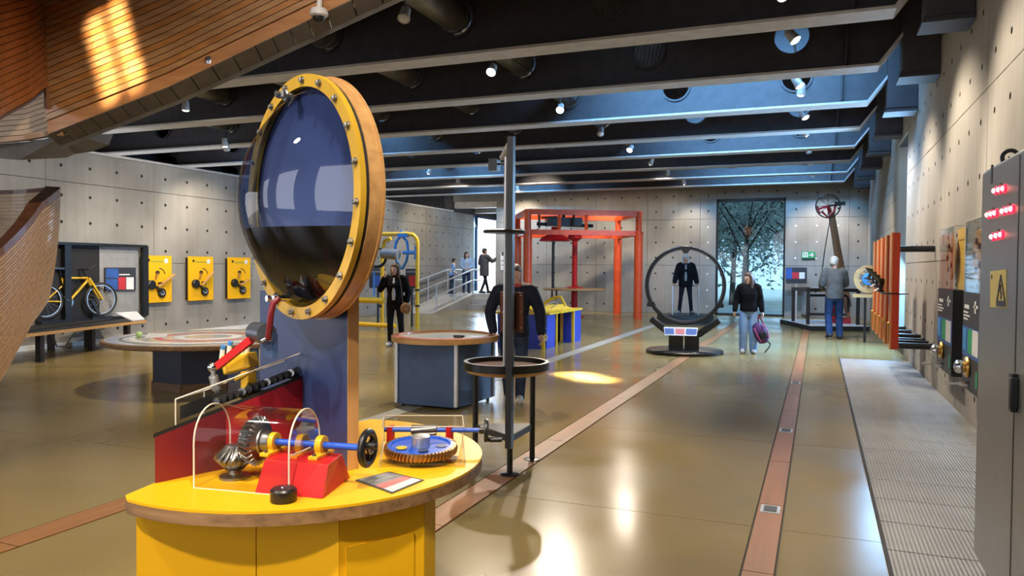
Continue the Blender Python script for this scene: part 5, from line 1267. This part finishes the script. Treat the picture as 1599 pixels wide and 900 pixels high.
# ---- grey electrical cabinet
gc_ = thing('electrical_cabinet', 'tall grey steel cabinet with red indicator lamps and yellow warning label', 'cabinet', (1.1, 3.8, 0))
CX = .78; cy0, cy1, ch = 3.05, 4.5, 2.06
b = MB(); b.bx(CX, WX1 - .02, cy0, cy1, .09, ch); b.build('cabinet_body', GREYP, gc_, bevel=.008)
b = MB(); b.bx(CX + .04, WX1 - .04, cy0 + .03, cy1 - .03, 0, .09); b.build('plinth', BLACKM, gc_)
b = MB(); b.bx(CX - .014, CX, cy0 + .02, cy1 - .012, .11, ch - .015); b.build('door_leaf', GREYP, gc_, bevel=.006)
XD = CX - .014
ey = onX(1556, 253, CX + .08)
b = MB(); b.torus((CX + .06, 4.27, ch + .035), (.5, 1, 0), .032, .010, 24, 8); b.cyl((CX + .06, 4.27, ch - .01), (CX + .06, 4.27, ch + .01), .016); b.build('lifting_eye', BLACK, gc_)
b = MB(); b.bx(XD - .003, XD, 4.24, 4.27, ch - .09, ch - .0); b.build('dark_strip', BLACK, gc_)
for rowi, (pxs, py) in enumerate((((1556, 1563, 1570), 298), ((1545, 1551, 1557, 1569, 1576, 1583), 333), ((1552, 1559, 1566), 369))):
    for px in pxs:
        c_ = onX(px, py - (px - 1556) * .25, XD)
        b = MB(); b.lathe([(.020, 0), (.020, .006), (.014, .008)], c_, (-1, 0, 0), 16); o = b.build('indicator_bezel', LED, gc_)
        b = MB(); b.lathe([(.012, .006), (.011, .016), (.004, .02)], c_, (-1, 0, 0), 14); b.build('lens', LEDC, o)
    for px in ((pxs[1],) if len(pxs) == 3 else (pxs[1], pxs[4])):
        c_ = onX(px, py - 8 - (px - 1556) * .25, XD); b = MB(); b.box(c_, (.004, .05, .012)); b.build('lamp_label', BLACK, gc_)
q = [onX(1547, 424, XD), onX(1572, 421, XD), onX(1572, 482, XD), onX(1547, 480, XD)]
ws = MB(); ws.prism(q, (-.002, 0, 0)); wo = ws.build('warning_label', M('warning_yellow', (0.62, 0.50, 0.12), 0.45), gc_)
def wp(u, v): return quadlerp(q, u, v) + V((-.003, 0, 0))
b = MB()
tri = [wp(.70, .14), wp(.95, .84), wp(.45, .84)]
for a, c in ((0, 1), (1, 2), (2, 0)): b.bar(tri[a], tri[c], .012, .004, up=(1, 0, 0))
b.bar(wp(.70, .38), wp(.66, .58), .010, .004, up=(1, 0, 0)); b.bar(wp(.66, .56), wp(.74, .60), .010, .004, up=(1, 0, 0)); b.bar(wp(.74, .58), wp(.70, .76), .010, .004, up=(1, 0, 0))
b.build('bolt_triangle', BLACK, wo)
b = MB(); b.bar(wp(.42, .9), wp(.97, .9), .02, .003, up=(1, 0, 0)); b.build('label_print', BLACK, wo)
b = MB(); b.bar(wp(.12, .1), wp(.12, .22), .012, .003, up=(1, 0, 0)); b.build('label_print', BLACK, wo)
a_, c_ = onX(1588, 583, XD), onX(1586, 643, XD)
b = MB(); b.box((XD - .012, a_.y, (a_.z + c_.z) / 2), (.024, .05, a_.z - c_.z)); b.box((XD - .016, a_.y - .03, (a_.z + c_.z) / 2), (.03, .03, (a_.z - c_.z) * .8)); b.build('swing_handle', BLACK, gc_, bevel=.004)
b = MB(); b.bx(XD - .002, XD + .001, 3.70, 3.715, .12, ch - .03); b.build('door_seam', BLACK, gc_)
# ================================================================ PEOPLE
def loft(b, secs, n=14):
    """secs: (centre, rx, ry) horizontal ellipses, bottom to top or top to bottom"""
    b.rings([[V(c) + V((rx * math.cos(2 * math.pi * k / n), ry * math.sin(2 * math.pi * k / n), 0)) for k in range(n)] for c, rx, ry in secs])
def limb(b, pts, rad, n=10, sub=4):
    """smooth tapered limb through joints, round at both ends"""
    pts = [V(p) for p in pts]; P = []; R = []
    for i in range(len(pts) - 1):
        p0, p1, p2, p3 = pts[max(i - 1, 0)], pts[i], pts[i + 1], pts[min(i + 2, len(pts) - 1)]
        for k in range(sub):
            t = k / sub
            q = 0.5 * ((2 * p1) + (p2 - p0) * t + (2 * p0 - 5 * p1 + 4 * p2 - p3) * t * t + (3 * p1 - p0 - 3 * p2 + p3) * t ** 3)
            q = q.lerp(p1.lerp(p2, t), .45)
            P.append(q); R.append(rad[i] + (rad[i + 1] - rad[i]) * t)
    P.append(pts[-1]); R.append(rad[-1])
    d0 = (P[0] - P[1]).normalized(); d1 = (P[-1] - P[-2]).normalized()
    P = [P[0] + d0 * R[0] * .8, P[0] + d0 * R[0] * .45] + P + [P[-1] + d1 * R[-1] * .45, P[-1] + d1 * R[-1] * .8]
    R = [R[0] * .35, R[0] * .8] + R + [R[-1] * .8, R[-1] * .35]
    b.tube(P, R, n)
def remesh(o, vox, it=4):
    m = o.modifiers.new('remesh', 'REMESH'); m.mode = 'VOXEL'; m.voxel_size = vox; m.use_smooth_shade = True
    s = o.modifiers.new('smooth', 'SMOOTH'); s.factor = .5; s.iterations = it
def person(label, loc, h, face, pose, clothes, hairc, group=None, far=False, hair='long', headturn=0.0, headtilt=0.0, lean=0.0, stride=0.0, extras=None):
    """local frame: faces -Y, own right hand at -X; joints in metres for a 1.70 m adult"""
    t = thing('person', label, 'person', (0, 0, 0), group)
    S = h / 1.70
    J = dict(hipL=(.09, 0, .90), hipR=(-.09, 0, .90), kneeL=(.10, -.02, .49), kneeR=(-.10, -.02, .49), ankL=(.105, .025, .085), ankR=(-.105, .025, .085),
             shL=(.175, .0, 1.395), shR=(-.175, .0, 1.395), elL=(.235, .03, 1.12), elR=(-.235, .03, 1.12), wrL=(.245, -.05, .88), wrR=(-.245, -.05, .88), toeL=(.12, -.14, .04), toeR=(-.12, -.14, .04))
    J.update(pose)
    def L(p):   # lean of everything above the hips
        p = V(p)
        if p.z > .9: p = p + V((0, -lean * (p.z - .9), 0))
        return p * S
    J = {k: L(v) for k, v in J.items()}
    HC = L((0, -.015, 1.575))
    hr_ = Matrix.Rotation(headturn, 4, 'Z') @ Matrix.Rotation(headtilt, 4, 'X')
    def Hd(p): return HC + hr_ @ (V(p) * S)
    vox = .014 if far else .010
    b = MB()
    # torso, neck
    loft(b, [(L((0, 0, .82)), .10 * S, .08 * S), (L((0, 0, .92)), .145 * S, .10 * S), (L((0, 0, 1.08)), .12 * S, .085 * S), (L((0, -.01, 1.25)), .145 * S, .10 * S), (L((0, 0, 1.38)), .15 * S, .085 * S), (L((0, .005, 1.44)), .07 * S, .06 * S)])
    limb(b, [L((0, .01, 1.40)), HC - V((0, -.015 * S, .06 * S))], [.055 * S, .05 * S])
    rs = []
    for z, rx, ry, oy in ((-.118, .022, .026, -.052), (-.105, .040, .048, -.040), (-.07, .056, .070, -.018), (-.03, .066, .084, -.004), (.02, .073, .094, .004), (.06, .072, .092, .008), (.095, .055, .070, .010), (.118, .022, .03, .010)):
        rs.append([Hd((rx * math.cos(2 * math.pi * k / 18), oy + ry * math.sin(2 * math.pi * k / 18), z)) for k in range(18)])
    b.rings(rs)
    limb(b, [Hd((0, -.085, .012)), Hd((0, -.103, -.022)), Hd((0, -.092, -.032))], [.009 * S, .013 * S, .010 * S], 8, 2)
    limb(b, [Hd((-.025, -.075, -.065)), Hd((.025, -.075, -.065))], [.012 * S, .012 * S], 8, 2)
    for s in (-1, 1):
        limb(b, [Hd((s * .076, .012, .018)), Hd((s * .074, .016, -.03))], [.014 * S, .010 * S], 8, 2)
    for s, e in ((1, 'L'), (-1, 'R')):
        limb(b, [L((s * .11, 0, 1.385)), J['sh' + e], J['el' + e], J['wr' + e]], [.05 * S, .048 * S, .037 * S, .026 * S])
        limb(b, [J['hip' + e], J['knee' + e], J['ank' + e]], [.080 * S, .052 * S, .036 * S])
        limb(b, [J['ank' + e], (J['ank' + e] + J['toe' + e]) / 2, J['toe' + e]], [.036 * S, .036 * S, .028 * S])
        # hand: palm, four curled fingers of different lengths, thumb from the side of the palm
        w = J['wr' + e]; d = (w - J['el' + e]).normalized()
        fwd = V((0, -1, 0)); fwd = (fwd - d * fwd.dot(d)).normalized(); sd = d.cross(fwd) * (-s)
        limb(b, [w, w + d * .05 * S, w + d * .085 * S], [.024 * S, .029 * S, .026 * S], 8, 3)
        for q, (off, ln) in enumerate(((.027, .070), (.010, .078), (-.008, .073), (-.025, .058))):
            k0 = w + d * .082 * S + fwd * off * S; curl = (-sd * -.35)
            k1 = k0 + (d + sd * -.18 * s * s).normalized() * ln * .5 * S; k2 = k1 + (d * .7 + sd * -.7).normalized() * ln * .5 * S
            limb(b, [k0, k1, k2], [.0095 * S, .0088 * S, .0075 * S], 6, 2)
        th0 = w + d * .03 * S + fwd * .026 * S; limb(b, [th0, th0 + (d * .6 + fwd * .8).normalized() * .035 * S, th0 + (d * .9 + fwd * .45).normalized() * .062 * S], [.012 * S, .0105 * S, .0085 * S], 6, 2)
    body = b.build('body', SKIN, t); remesh(body, vox * .75 if not far else vox, 2)
    for s in (-1, 1):
        b = MB(); b.ball(Hd((s * .03, -.082, .016)), .0105 * S, n=10, k=6); eo = b.build('eye', PRINTW, t)
        b = MB(); b.ball(Hd((s * .03, -.0905, .016)), .0058 * S, n=8, k=5); b.build('iris', RIMD, eo)
    b = MB(); limb(b, [Hd((-.02, -.086, -.062)), Hd((0, -.091, -.060)), Hd((.02, -.086, -.062))], [.004 * S, .006 * S, .004 * S], 6, 2); b.build('mouth', M('lips', (0.40, 0.13, 0.11), .5) if 'lips' not in bpy.data.materials else bpy.data.materials['lips'], t)
    # top garment
    b = MB(); g = clothes.get('bulk', .02); hem = clothes.get('hem', .84)
    loft(b, [(L((0, 0, hem)), (.15 + g) * S, (.11 + g) * S), (L((0, 0, .95)), (.150 + g) * S, (.112 + g) * S), (L((0, 0, 1.08)), (.138 + g) * S, (.105 + g) * S), (L((0, -.008, 1.25)), (.158 + g) * S, (.115 + g) * S), (L((0, 0, 1.37)), (.155 + g) * S, (.095 + g * .7) * S), (L((0, .005, 1.425)), (.10 + g * .5) * S, (.075 + g * .4) * S), (L((0, .008, 1.455)), .072 * S, .066 * S)], 18)
    for s, e in ((1, 'L'), (-1, 'R')):
        wr = J['wr' + e].lerp(J['el' + e], .06)
        limb(b, [L((s * .11, 0, 1.375)), J['sh' + e], J['el' + e], wr], [(.06 + g * .6) * S, (.060 + g * .6) * S, (.048 + g * .7) * S, (.036 + g * .6) * S])
    remesh(b.build('jacket', clothes['top'], t), .013)
    if 'shirt' in clothes:
        b = MB(); loft(b, [(L((0, -.055 - g, .95)), .05 * S, .07 * S), (L((0, -.06 - g, 1.15)), .055 * S, .065 * S), (L((0, -.055 - g, 1.32)), .05 * S, .055 * S), (L((0, -.03 - g * .6, 1.42)), .04 * S, .05 * S)], 12)
        remesh(b.build('shirt', clothes['shirt'], t), .012)
    # trousers
    b = MB(); lw = clothes.get('leg', 1.0)
    loft(b, [(L((0, 0, .78)), .125 * S, .10 * S), (L((0, 0, .90)), .158 * S, .118 * S), (L((0, 0, 1.0)), .142 * S, .108 * S)], 16)
    for e in 'LR':
        an = J['ank' + e] - V((0, 0, .03 * S))
        limb(b, [J['hip' + e] - V((0, 0, .02 * S)), J['knee' + e], an], [.098 * S, .066 * lw * S, .056 * lw * S])
    remesh(b.build('trousers', clothes['legs'], t), .013)
    for e in 'LR':
        b = MB(); a, q = J['ank' + e], J['toe' + e]; dd = (q - a); dd.z = 0; dd.normalize()
        limb(b, [a - dd * .045 * S - V((0, 0, .035 * S)), a + dd * .05 * S - V((0, 0, .03 * S)), q + dd * .03 * S + V((0, 0, .005 * S))], [.046 * S, .046 * S, .038 * S], 10, 3)
        o = b.build('shoe', clothes['shoes'], t)
        b = MB(); limb(b, [a - dd * .05 * S - V((0, 0, .072 * S)), q + dd * .03 * S - V((0, 0, .027 * S))], [.016 * S, .014 * S], 8, 3); b.build('sole', clothes.get('sole', PRINTW), o)
    # hair
    b = MB()
    rs = []
    for z, rx, ry, oy in ((-.06, .060, .05, .045), (-.02, .075, .062, .040), (.03, .083, .088, .022), (.07, .082, .098, .010), (.105, .066, .082, .008), (.13, .03, .04, .008)):
        rs.append([Hd((rx * math.cos(2 * math.pi * k / 18), oy + ry * math.sin(2 * math.pi * k / 18), z)) for k in range(18)])
    b.rings(rs)
    if hair == 'long':
        for s in (-1, 1):
            limb(b, [Hd((s * .055, -.03, .085)), Hd((s * .080, .0, .02)), Hd((s * .080, .0, -.09)), Hd((s * .085, -.015, -.20)), Hd((s * .075, -.02, -.30))], [.022 * S, .030 * S, .036 * S, .034 * S, .016 * S], 8, 3)
        limb(b, [Hd((0, .06, .04)), Hd((0, .085, -.08)), Hd((0, .10, -.2)), Hd((0, .10, -.28))], [.055 * S, .065 * S, .065 * S, .03 * S], 10, 3)
    else:
        limb(b, [Hd((-.04, -.06, .09)), Hd((.03, -.065, .095))], [.022 * S, .02 * S], 8, 2)
    ho = b.build('hair', hairc, t); remesh(ho, .011, 3)
    if extras: extras(t, J, Hd, L, S)
    t.location = loc; t.rotation_euler = (0, 0, face)
    return t
JBLK = M('black_jacket_cloth', (0.006, 0.006, 0.007), 0.85, col2=(0.010, 0.010, 0.011), scale=9, spec=.08)
JNAV = M('navy_jacket_cloth', (0.014, 0.018, 0.032), 0.7, col2=(0.02, 0.025, 0.042), scale=9, spec=.08)
JGRY = M('grey_jacket_cloth', (0.12, 0.115, 0.11), 0.8, col2=(0.09, 0.087, 0.083), scale=9, spec=.08)
DENL = M('light_denim', (0.30, 0.43, 0.62), 0.8, col2=(0.20, 0.31, 0.50), scale=7, spec=.08)
DENB = M('blue_denim', (0.030, 0.055, 0.13), 0.8, col2=(0.018, 0.034, 0.085), scale=7, spec=.08)
DEND = M('dark_denim', (0.022, 0.030, 0.055), 0.8, col2=(0.05, 0.075, 0.13), scale=6, spec=.08)
DENBLK = M('black_trousers_cloth', (0.014, 0.015, 0.020), 0.8, spec=.08)
SHIRTW = M('pale_shirt', (0.50, 0.50, 0.52), 0.8, spec=.08)
SHOEW = M('white_trainers', (0.62, 0.62, 0.60), 0.6)
SHOEB = M('black_shoes', (0.015, 0.015, 0.015), 0.5)
HBRN = M('brown_hair', (0.055, 0.030, 0.018), 0.5, col2=(0.10, 0.055, 0.03), scale=8, stretch=(6, 6, .6))
HBLD = M('brown_hair_fair_ends', (0.055, 0.03, 0.02), 0.5, col2=(0.12, 0.068, 0.045), scale=5, stretch=(5, 5, .6))
HGRY = M('grey_white_hair', (0.52, 0.50, 0.47), 0.6, col2=(0.35, 0.33, 0.31), scale=9)
HBLK = M('black_hair', (0.012, 0.010, 0.010), 0.5)
def faceto(p, off=0.0): return math.atan2(-p.x, p.y) * -1 * -1 + off if False else math.atan2(CAM.x - p.x, -(CAM.y - p.y)) + off
# woman with the round bag
p = onZ(617, 541)
def bag(t, J, Hd, L, S):
    pass
w1 = person('woman in black jacket and dark jeans, one hand raised to her face, pale shirt', p, 1.62, faceto(p, -.25),
    dict(elR=(-.30, -.05, 1.16), wrR=(-.17, -.22, 1.42), elL=(.26, .03, 1.12), wrL=(.25, -.05, .90), kneeL=(.11, .03, .49), ankL=(.12, .12, .09), toeL=(.14, -.02, .04)),
    dict(top=JBLK, shirt=SHIRTW, legs=DENBLK, shoes=SHOEW, bulk=.028, hem=.86, leg=1.0), HBRN, headturn=-.35)
bp_ = onZ(634, 505, .68); bp_ = dep(634, 482, (p - CAM).dot(FW) - .18)
bgt = thing('shoulder_bag', 'round tan wicker bag hanging at the side of the woman in black', 'bag', bp_ - V((0, 0, .1)))
nb = (CAM - bp_); nb.z = 0; nb.normalize()
b = MB(); b.lathe([(.08, -.045), (.105, -.035), (.11, 0), (.105, .035), (.08, .045)], bp_, nb, 28); b.build('bag_body', M('wicker_tan', (0.42, 0.23, 0.10), 0.7, col2=(0.28, 0.14, 0.055), scale=30, bump=.6), bgt)
b = MB(); b.annulus(bp_ + nb * .045, nb, .055, .068, .006, n=24); b.build('woven_ring', RIMD, bgt)
b = MB(); b.tube([bp_ + V((-.07, 0, .08)), bp_ + V((-.1, 0, .35)), bp_ + V((-.17, .02, .68))], .008, 6); b.build('strap', RIMD, bgt)
# woman with the backpack
p = onZ(1168, 552)
w2 = person('young woman in black jumper and wide pale jeans looking to her right', p, 1.50, faceto(p, .05),
    dict(elL=(.24, .04, 1.12), wrL=(.27, -.02, .88), elR=(-.25, .04, 1.12), wrR=(-.28, -.04, .88)), dict(top=JBLK, legs=DENL, shoes=SHOEW, bulk=.03, hem=.88, leg=1.42), HBLD, headturn=-1.0, headtilt=.12)
d_ = (p - CAM).dot(FW) - .12
k0 = dep(1187, 492, d_)
bpk = thing('backpack', 'purple and black backpack held low by the young woman in pale jeans', 'bag', dep(1188, 551, d_))
c_ = dep(1187, 520, d_); axx = (dep(1181, 507, d_) - dep(1195, 537, d_)).normalized(); sdx = axx.cross(nb).normalized()
b = MB(); rs = []
for h_, rx, ry in ((-.20, .05, .04), (-.17, .10, .07), (-.05, .125, .085), (.08, .115, .075), (.17, .08, .05), (.2, .03, .03)):
    rs.append([c_ + axx * h_ + sdx * (rx * math.cos(2 * math.pi * k / 14)) + nb * (ry * math.sin(2 * math.pi * k / 14)) for k in range(14)])
b.rings(rs); b.build('bag_body', M('purple_cloth', (0.13, 0.03, 0.16), 0.7, col2=(0.05, 0.02, 0.07), scale=6), bpk)
b = MB()
for s in (-1, 1): b.tube([c_ + axx * .14 + sdx * (.09 * s) + nb * .05, c_ + sdx * (.105 * s) + nb * .085, c_ - axx * .14 + sdx * .08 * s + nb * .06], .014, 6)
b.build('pink_piping', M('pink_piping', (0.50, 0.08, 0.22), 0.6), bpk)
b = MB(); b.tube([dep(1184, 493, d_), dep(1189, 500, d_), dep(1196, 512, d_), dep(1192, 516, d_), dep(1184, 505, d_), dep(1184, 493, d_)], .013, 6); b.build('carry_strap', REDT, bpk)
b = MB(); b.tube([dep(1196, 530, d_), dep(1203, 538, d_), dep(1200, 544, d_), dep(1194, 551, d_)], .012, 6); b.build('loose_strap', BLACKM, bpk)
b = MB(); b.box(c_ + nb * .085 - axx * .04, (.13, .12, .04), x=sdx, z=nb); b.build('front_pocket', BLACKM, bpk, bevel=.012)
# man seen from behind
p = onZ(1302, 530)
w3_ = person('grey-haired man in grey jacket and blue jeans seen from behind at the machine', p, 1.86, faceto(p, math.pi + .25),
    dict(elR=(-.25, -.10, 1.13), wrR=(-.14, -.33, 1.10), elL=(.24, -.05, 1.13), wrL=(.17, -.28, 1.02), kneeL=(.10, -.06, .49), ankL=(.11, .10, .12), toeL=(.115, -.05, .04)),
    dict(top=JGRY, legs=DENB, shoes=SHOEB, bulk=.03, hem=.83, leg=1.15), HGRY, hair='short', headturn=.0 - .75, headtilt=.25, lean=.10)
# man behind the pole
p = onZ(803, 628)
def scarf(t, J, Hd, L, S):
    b = MB(); b.torus(L((0, -.005, 1.43)), (0, .25, 1), .075 * S, .024 * S, 20, 8); b.build('collar', M('red_white_collar', (0.62, 0.52, 0.5), .7, col2=(0.45, 0.05, 0.05), scale=16, contrast=(.45, .5)), t)
    for s in (1,):
        b = MB(); limb(b, [L((s * .10, -.015, 1.455)), L((s * .20, -.02, 1.42)), L((s * .235, -.01, 1.33))], [.028 * S, .034 * S, .03 * S]); b.build('shoulder_panel', M('pale_grey_cloth', (0.42, 0.40, 0.38), .8), t)
w4 = person('man in dark navy jacket and jeans standing behind the tall black pole', p, 1.59, faceto(p, -.1),
    dict(elR=(-.31, .03, 1.12), wrR=(-.255, -.10, .87), elL=(.31, .0, 1.12), wrL=(.335, -.12, .86), shL=(.205, 0, 1.38), shR=(-.205, 0, 1.38), kneeR=(-.10, .0, .49), ankR=(-.08, .10, .09), toeR=(-.09, -.05, .04), kneeL=(.09, -.04, .49), ankL=(.07, -.02, .085), toeL=(.08, -.18, .04)),
    dict(top=JNAV, legs=DEND, shoes=SHOEW, bulk=.036, hem=.82, leg=1.1), HBRN, hair='short', headtilt=.15, lean=.05, extras=scarf)
d_ = (p - CAM).dot(FW) - .15
b = MB(); b.torus(dep(848, 527, d_), (.5, -.7, .3), .045, .012, 22, 8); b.tube([dep(846, 520, d_), dep(852, 512, d_)], .012, 6)
tag(b.build('plastic_loop', PRINTW, org=dep(848, 531, d_)), 'white plastic loop held in the left hand of the man behind the pole', 'loop')
# person on the podium
w5 = person('person in dark jacket with silvery collar standing on the railed podium inside ring', PD + V((0, 0, .0)), 1.72, faceto(PD, 0),
    dict(elL=(.26, .0, 1.13), wrL=(.31, -.06, .90), elR=(-.26, .0, 1.13), wrR=(-.31, -.06, .90), kneeL=(.13, -.02, .49), ankL=(.17, .02, .085), toeL=(.24, -.12, .04), kneeR=(-.13, -.02, .49), ankR=(-.17, .02, .085), toeR=(-.24, -.12, .04)),
    dict(top=JBLK, legs=DENBLK, shoes=PRINTGY, shirt=PRINTGY, bulk=.05, hem=.80, leg=.9), M('pale_hair', (0.55, 0.53, 0.52), .4), hair='long', headtilt=.12, far=True)
# three people on the landing
def land(px, d): q = dep(px, 456, d); q.z = LZ; return q
p = land(728, 29.3)
person('woman in light blue shirt with dark hair standing at the top of the ramp', p, 1.58, faceto(p, .2), dict(wrL=(.10, -.22, 1.02), wrR=(-.12, -.22, 1.0), elL=(.24, -.02, 1.12), elR=(-.24, -.02, 1.12)),
       dict(top=M('light_blue_shirt', (0.30, 0.42, 0.62), .8), shirt=SHIRTW, legs=DENB, shoes=SHOEB), HBLK, far=True, headturn=.4)
p = land(756, 29.0)
person('person in long dark coat raising an arm, silhouetted in the bright doorway', p, 1.72, faceto(p, 2.2), dict(elR=(-.20, -.22, 1.22), wrR=(-.16, -.46, 1.32), wrL=(.2, -.2, 1.05), kneeL=(.09, -.14, .5), ankL=(.09, -.26, .085), toeL=(.09, -.43, .04), kneeR=(-.09, .03, .49), ankR=(-.09, .22, .10), toeR=(-.09, .05, .04)),
       dict(top=M('dark_grey_coat', (0.05, 0.05, 0.055), .8), legs=DENBLK, shoes=SHOEB, bulk=.05, hem=.66, leg=.85), HBLK, far=True, hair='short')
p = land(705, 28.2); p.x = max(p.x, WX0 + .35)
person('dark-haired child in blue and white shirt leaning at the left ramp rail', p, 1.32, faceto(p, 1.9), dict(wrL=(.12, -.3, 1.0), elL=(.22, -.12, 1.1), wrR=(-.15, -.25, .95)),
       dict(top=M('blue_white_shirt', (0.12, 0.26, 0.62), .8, col2=(0.6, 0.6, 0.62), scale=4, contrast=(.45, .55)), legs=DEND, shoes=SHOEB), HBLK, far=True, hair='short', lean=.15)
# ================================================================ LAMPS
def fixture(x, y, z, lit, label, aim, power, size=75, h=.13, r=.072, track=None):
    t = thing('spotlight', label, 'lamp', (x, y, z), 'ceiling spotlights')
    d = (V(aim) - V((x, y, z))).normalized(); c = V((x, y, z))
    b = MB(); b.lathe([(r * .55, -h), (r * .8, -h * .8), (r * .85, -.02), (r, .03), (r, .05), (r * .9, .05), (r * .85, .03)], c, d, 20); b.build('housing', LAMPH, t)
    b = MB(); b.lathe([(r * .86, .028), (r * .82, .045), (r * .6, .062), (r * .3, .07)], c, d, 20); b.build('lens', LAMPW if lit else PRINTW, t)
    b = MB(); top = track if track else z + .3
    b.tube([c - d * .05 + V((0, 0, .03)), V((x, y, z + .12)), V((x, y, top))], .012, 8); b.box((x, y, top - .02), (.05, .10, .04)); b.build('bracket', GREYD, t)
    if lit: spot(c + d * .085, aim, power, size, .7, (1, .86, .68), .06)
ROWA = [(-4.40, 7.63, 0), (-4.42, 10.17, 1), (-4.32, 13.02, 1), (-4.27, 15.57, 0), (-4.2, 17.96, 1), (-4.2, 20.4, 1), (-4.2, 22.8, 1), (-4.15, 25.5, 1)]
AIMA = [None, (-4.2, 6.5, .6), (-3.6, 8.6, .3), None, (-5.2, 14.2, .7), (-6.5, 22.5, 0), (-5.6, FY, 1.6), (-3.9, FY, 1.9)]
NUM = ['first', 'second', 'third', 'fourth', 'fifth', 'sixth', 'seventh', 'eighth', 'ninth']
for n, (x, y, lit) in enumerate(ROWA):
    fixture(x, y, 4.40, lit, '%s %s spotlight of the middle lamp row, counted from the camera' % (NUM[n], 'glowing' if lit else 'unlit'), AIMA[n] or (x + .4, y - 2, 1), 420 if n < 5 else 240 if n < 7 else 130, 80, track=4.72)
ROWB = [(-.4, 8.45, 1), (-.33, 10.1, 1), (-.33, 12.6, 1), (-.30, 13.2, 1), (-.28, 15.25, 1), (-.28, 17.2, 1), (-.25, 19.8, 0), (-.25, 22.2, 0), (-.2, 24.8, 1)]
AIMB = [(1.4, 6.6, 1.6), (1.45, 9.6, 1.9), (1.45, 12.4, 1.6), (-.9, 14.5, .2), (1.45, 14.6, 1.4), (.6, 19.5, .5), None, None, (.2, FY, 1.6)]
for n, (x, y, lit) in enumerate(ROWB):
    fixture(x, y, 4.42, lit, '%s %s spotlight of the right-hand lamp row, counted from the camera' % (NUM[n], 'glowing' if lit else 'unlit'), AIMB[n] or (x + .5, y + .3, 1), 330, 85, track=4.74)
tb = thing('lighting_track', 'thin grey conduit above the right-hand lamp row, passing through the girder holes', 'track', (-.3, 8, 4.74))
b = MB(); b.bar((-.4, 7.6, 4.75), (-.22, 26, 4.75), .03); b.build('conduit', GREYD, tb)
ta = thing('lighting_track', 'thin grey conduit along the middle lamp row beside the first grey duct', 'track', (-4.2, 7.5, 4.73))
b = MB(); b.bar((-4.42, 7.4, 4.73), (-4.15, 26, 4.73), .03); b.build('conduit', GREYD, ta)
ROWC = [(-10.7, 10.7, 1, 'lone glowing spotlight high on the left, below the stair edge', (-11.3, 11.2, 0)), (-12.0, 13.1, 1, 'glowing spotlight near the left wall, left of the big disc', (-12.5, 13.9, 0)), (-12.4, 13.6, 0, 'unlit spotlight near the left wall, beside a glowing one', (-12.8, 15, 1)),
        (-10.9, 20.4, 1, 'glowing spotlight right of the big disc, over the pipe frame', (-12.6, 21, 1.2)), (-11.1, 22.8, 1, 'small far glowing spotlight over the ramp', (-12.6, 25.4, 1)), (-10.2, 25.9, 1, 'farthest glowing spotlight left, above the doorway side', (-10.2, FY, 2.0))]
for (x, y, lit, lb_, aim) in ROWC:
    fixture(x, y, 4.42 if x > -12 else 4.2, lit, lb_, aim, 240, 120, track=CZ - .002)
# unseen spots added to brighten stair flanks, floor, table and left wall
spot((-1.4, 1.6, 4.4), (-2.7, 4.7, 3.7), 240, 60, .9, (1, .84, .66), .1)
spot((-.93, 2.32, 4.4), dep(30, 440, 7.0), 620, 32, .9, (1, .86, .68), .1)
spot((-4.5, 7.3, 4.4), (-3.7, 6.4, 0), 420, 34, .5, (1, .9, .76), .06)
spot((-4.4, 2.6, 4.4), (-4.2, 3.3, 0), 200, 60, .7, (1, .82, .55), .08)  # added warm spot standing in for sunlight on the left front floor
spot((-.4, .7, 4.4), (-1.75, 2.1, 1.2), 420, 46, .7, (1, .88, .72), .12)
spot((-3.6, .2, 4.4), (-1.9, 2.0, 1.3), 260, 50, .7, (1, .90, .76), .12)
spot((-8.6, 10.2, 4.4), (WX0, 12.6, 1.0), 520, 70, .8, (1, .90, .76), .1)
spot((-.9, -1.6, 4.4), (-1.6, 1.9, .35), 520, 34, .9, (1, .86, .66), .1)
# unseen fill spots added without housings, not part of the lamp rows
for (loc, aim, pw, sz) in (((-4.4, 5.2, 4.4), (-1.6, 2.1, .9), 240, 50), ((-6.5, 7.6, 4.4), (-7.4, 8.6, .5), 420, 80), ((-8.5, 7.6, 4.4), (-12.2, 9.6, 1.0), 420, 85), ((-2.3, 7.7, 4.4), (-2.2, 5.0, .4), 300, 80),
                           ((-8.5, 12.6, 4.4), (-9.0, 12.6, 0), 420, 90), ((-8.5, 17.4, 4.4), (-10.4, 17.2, .8), 420, 90), ((-.3, 5.0, 4.4), (1.45, 4.6, 2.0), 200, 90), ((-2.3, 2.6, 4.4), (-3.0, 4.4, 0), 160, 90),
                           ((-8.5, 22.2, 4.4), (-8.6, FY, 1.8), 260, 85), ((-2.3, 20.0, 4.4), (-2.6, 18, 0), 380, 95), ((-6.4, 24.6, 4.4), (-7.0, FY, 1.0), 180, 80), ((-2.3, 15.0, 4.4), (-2.2, 13.9, .5), 300, 80)):
    spot(loc, aim, pw, sz, .7, (1, .87, .70), .08)
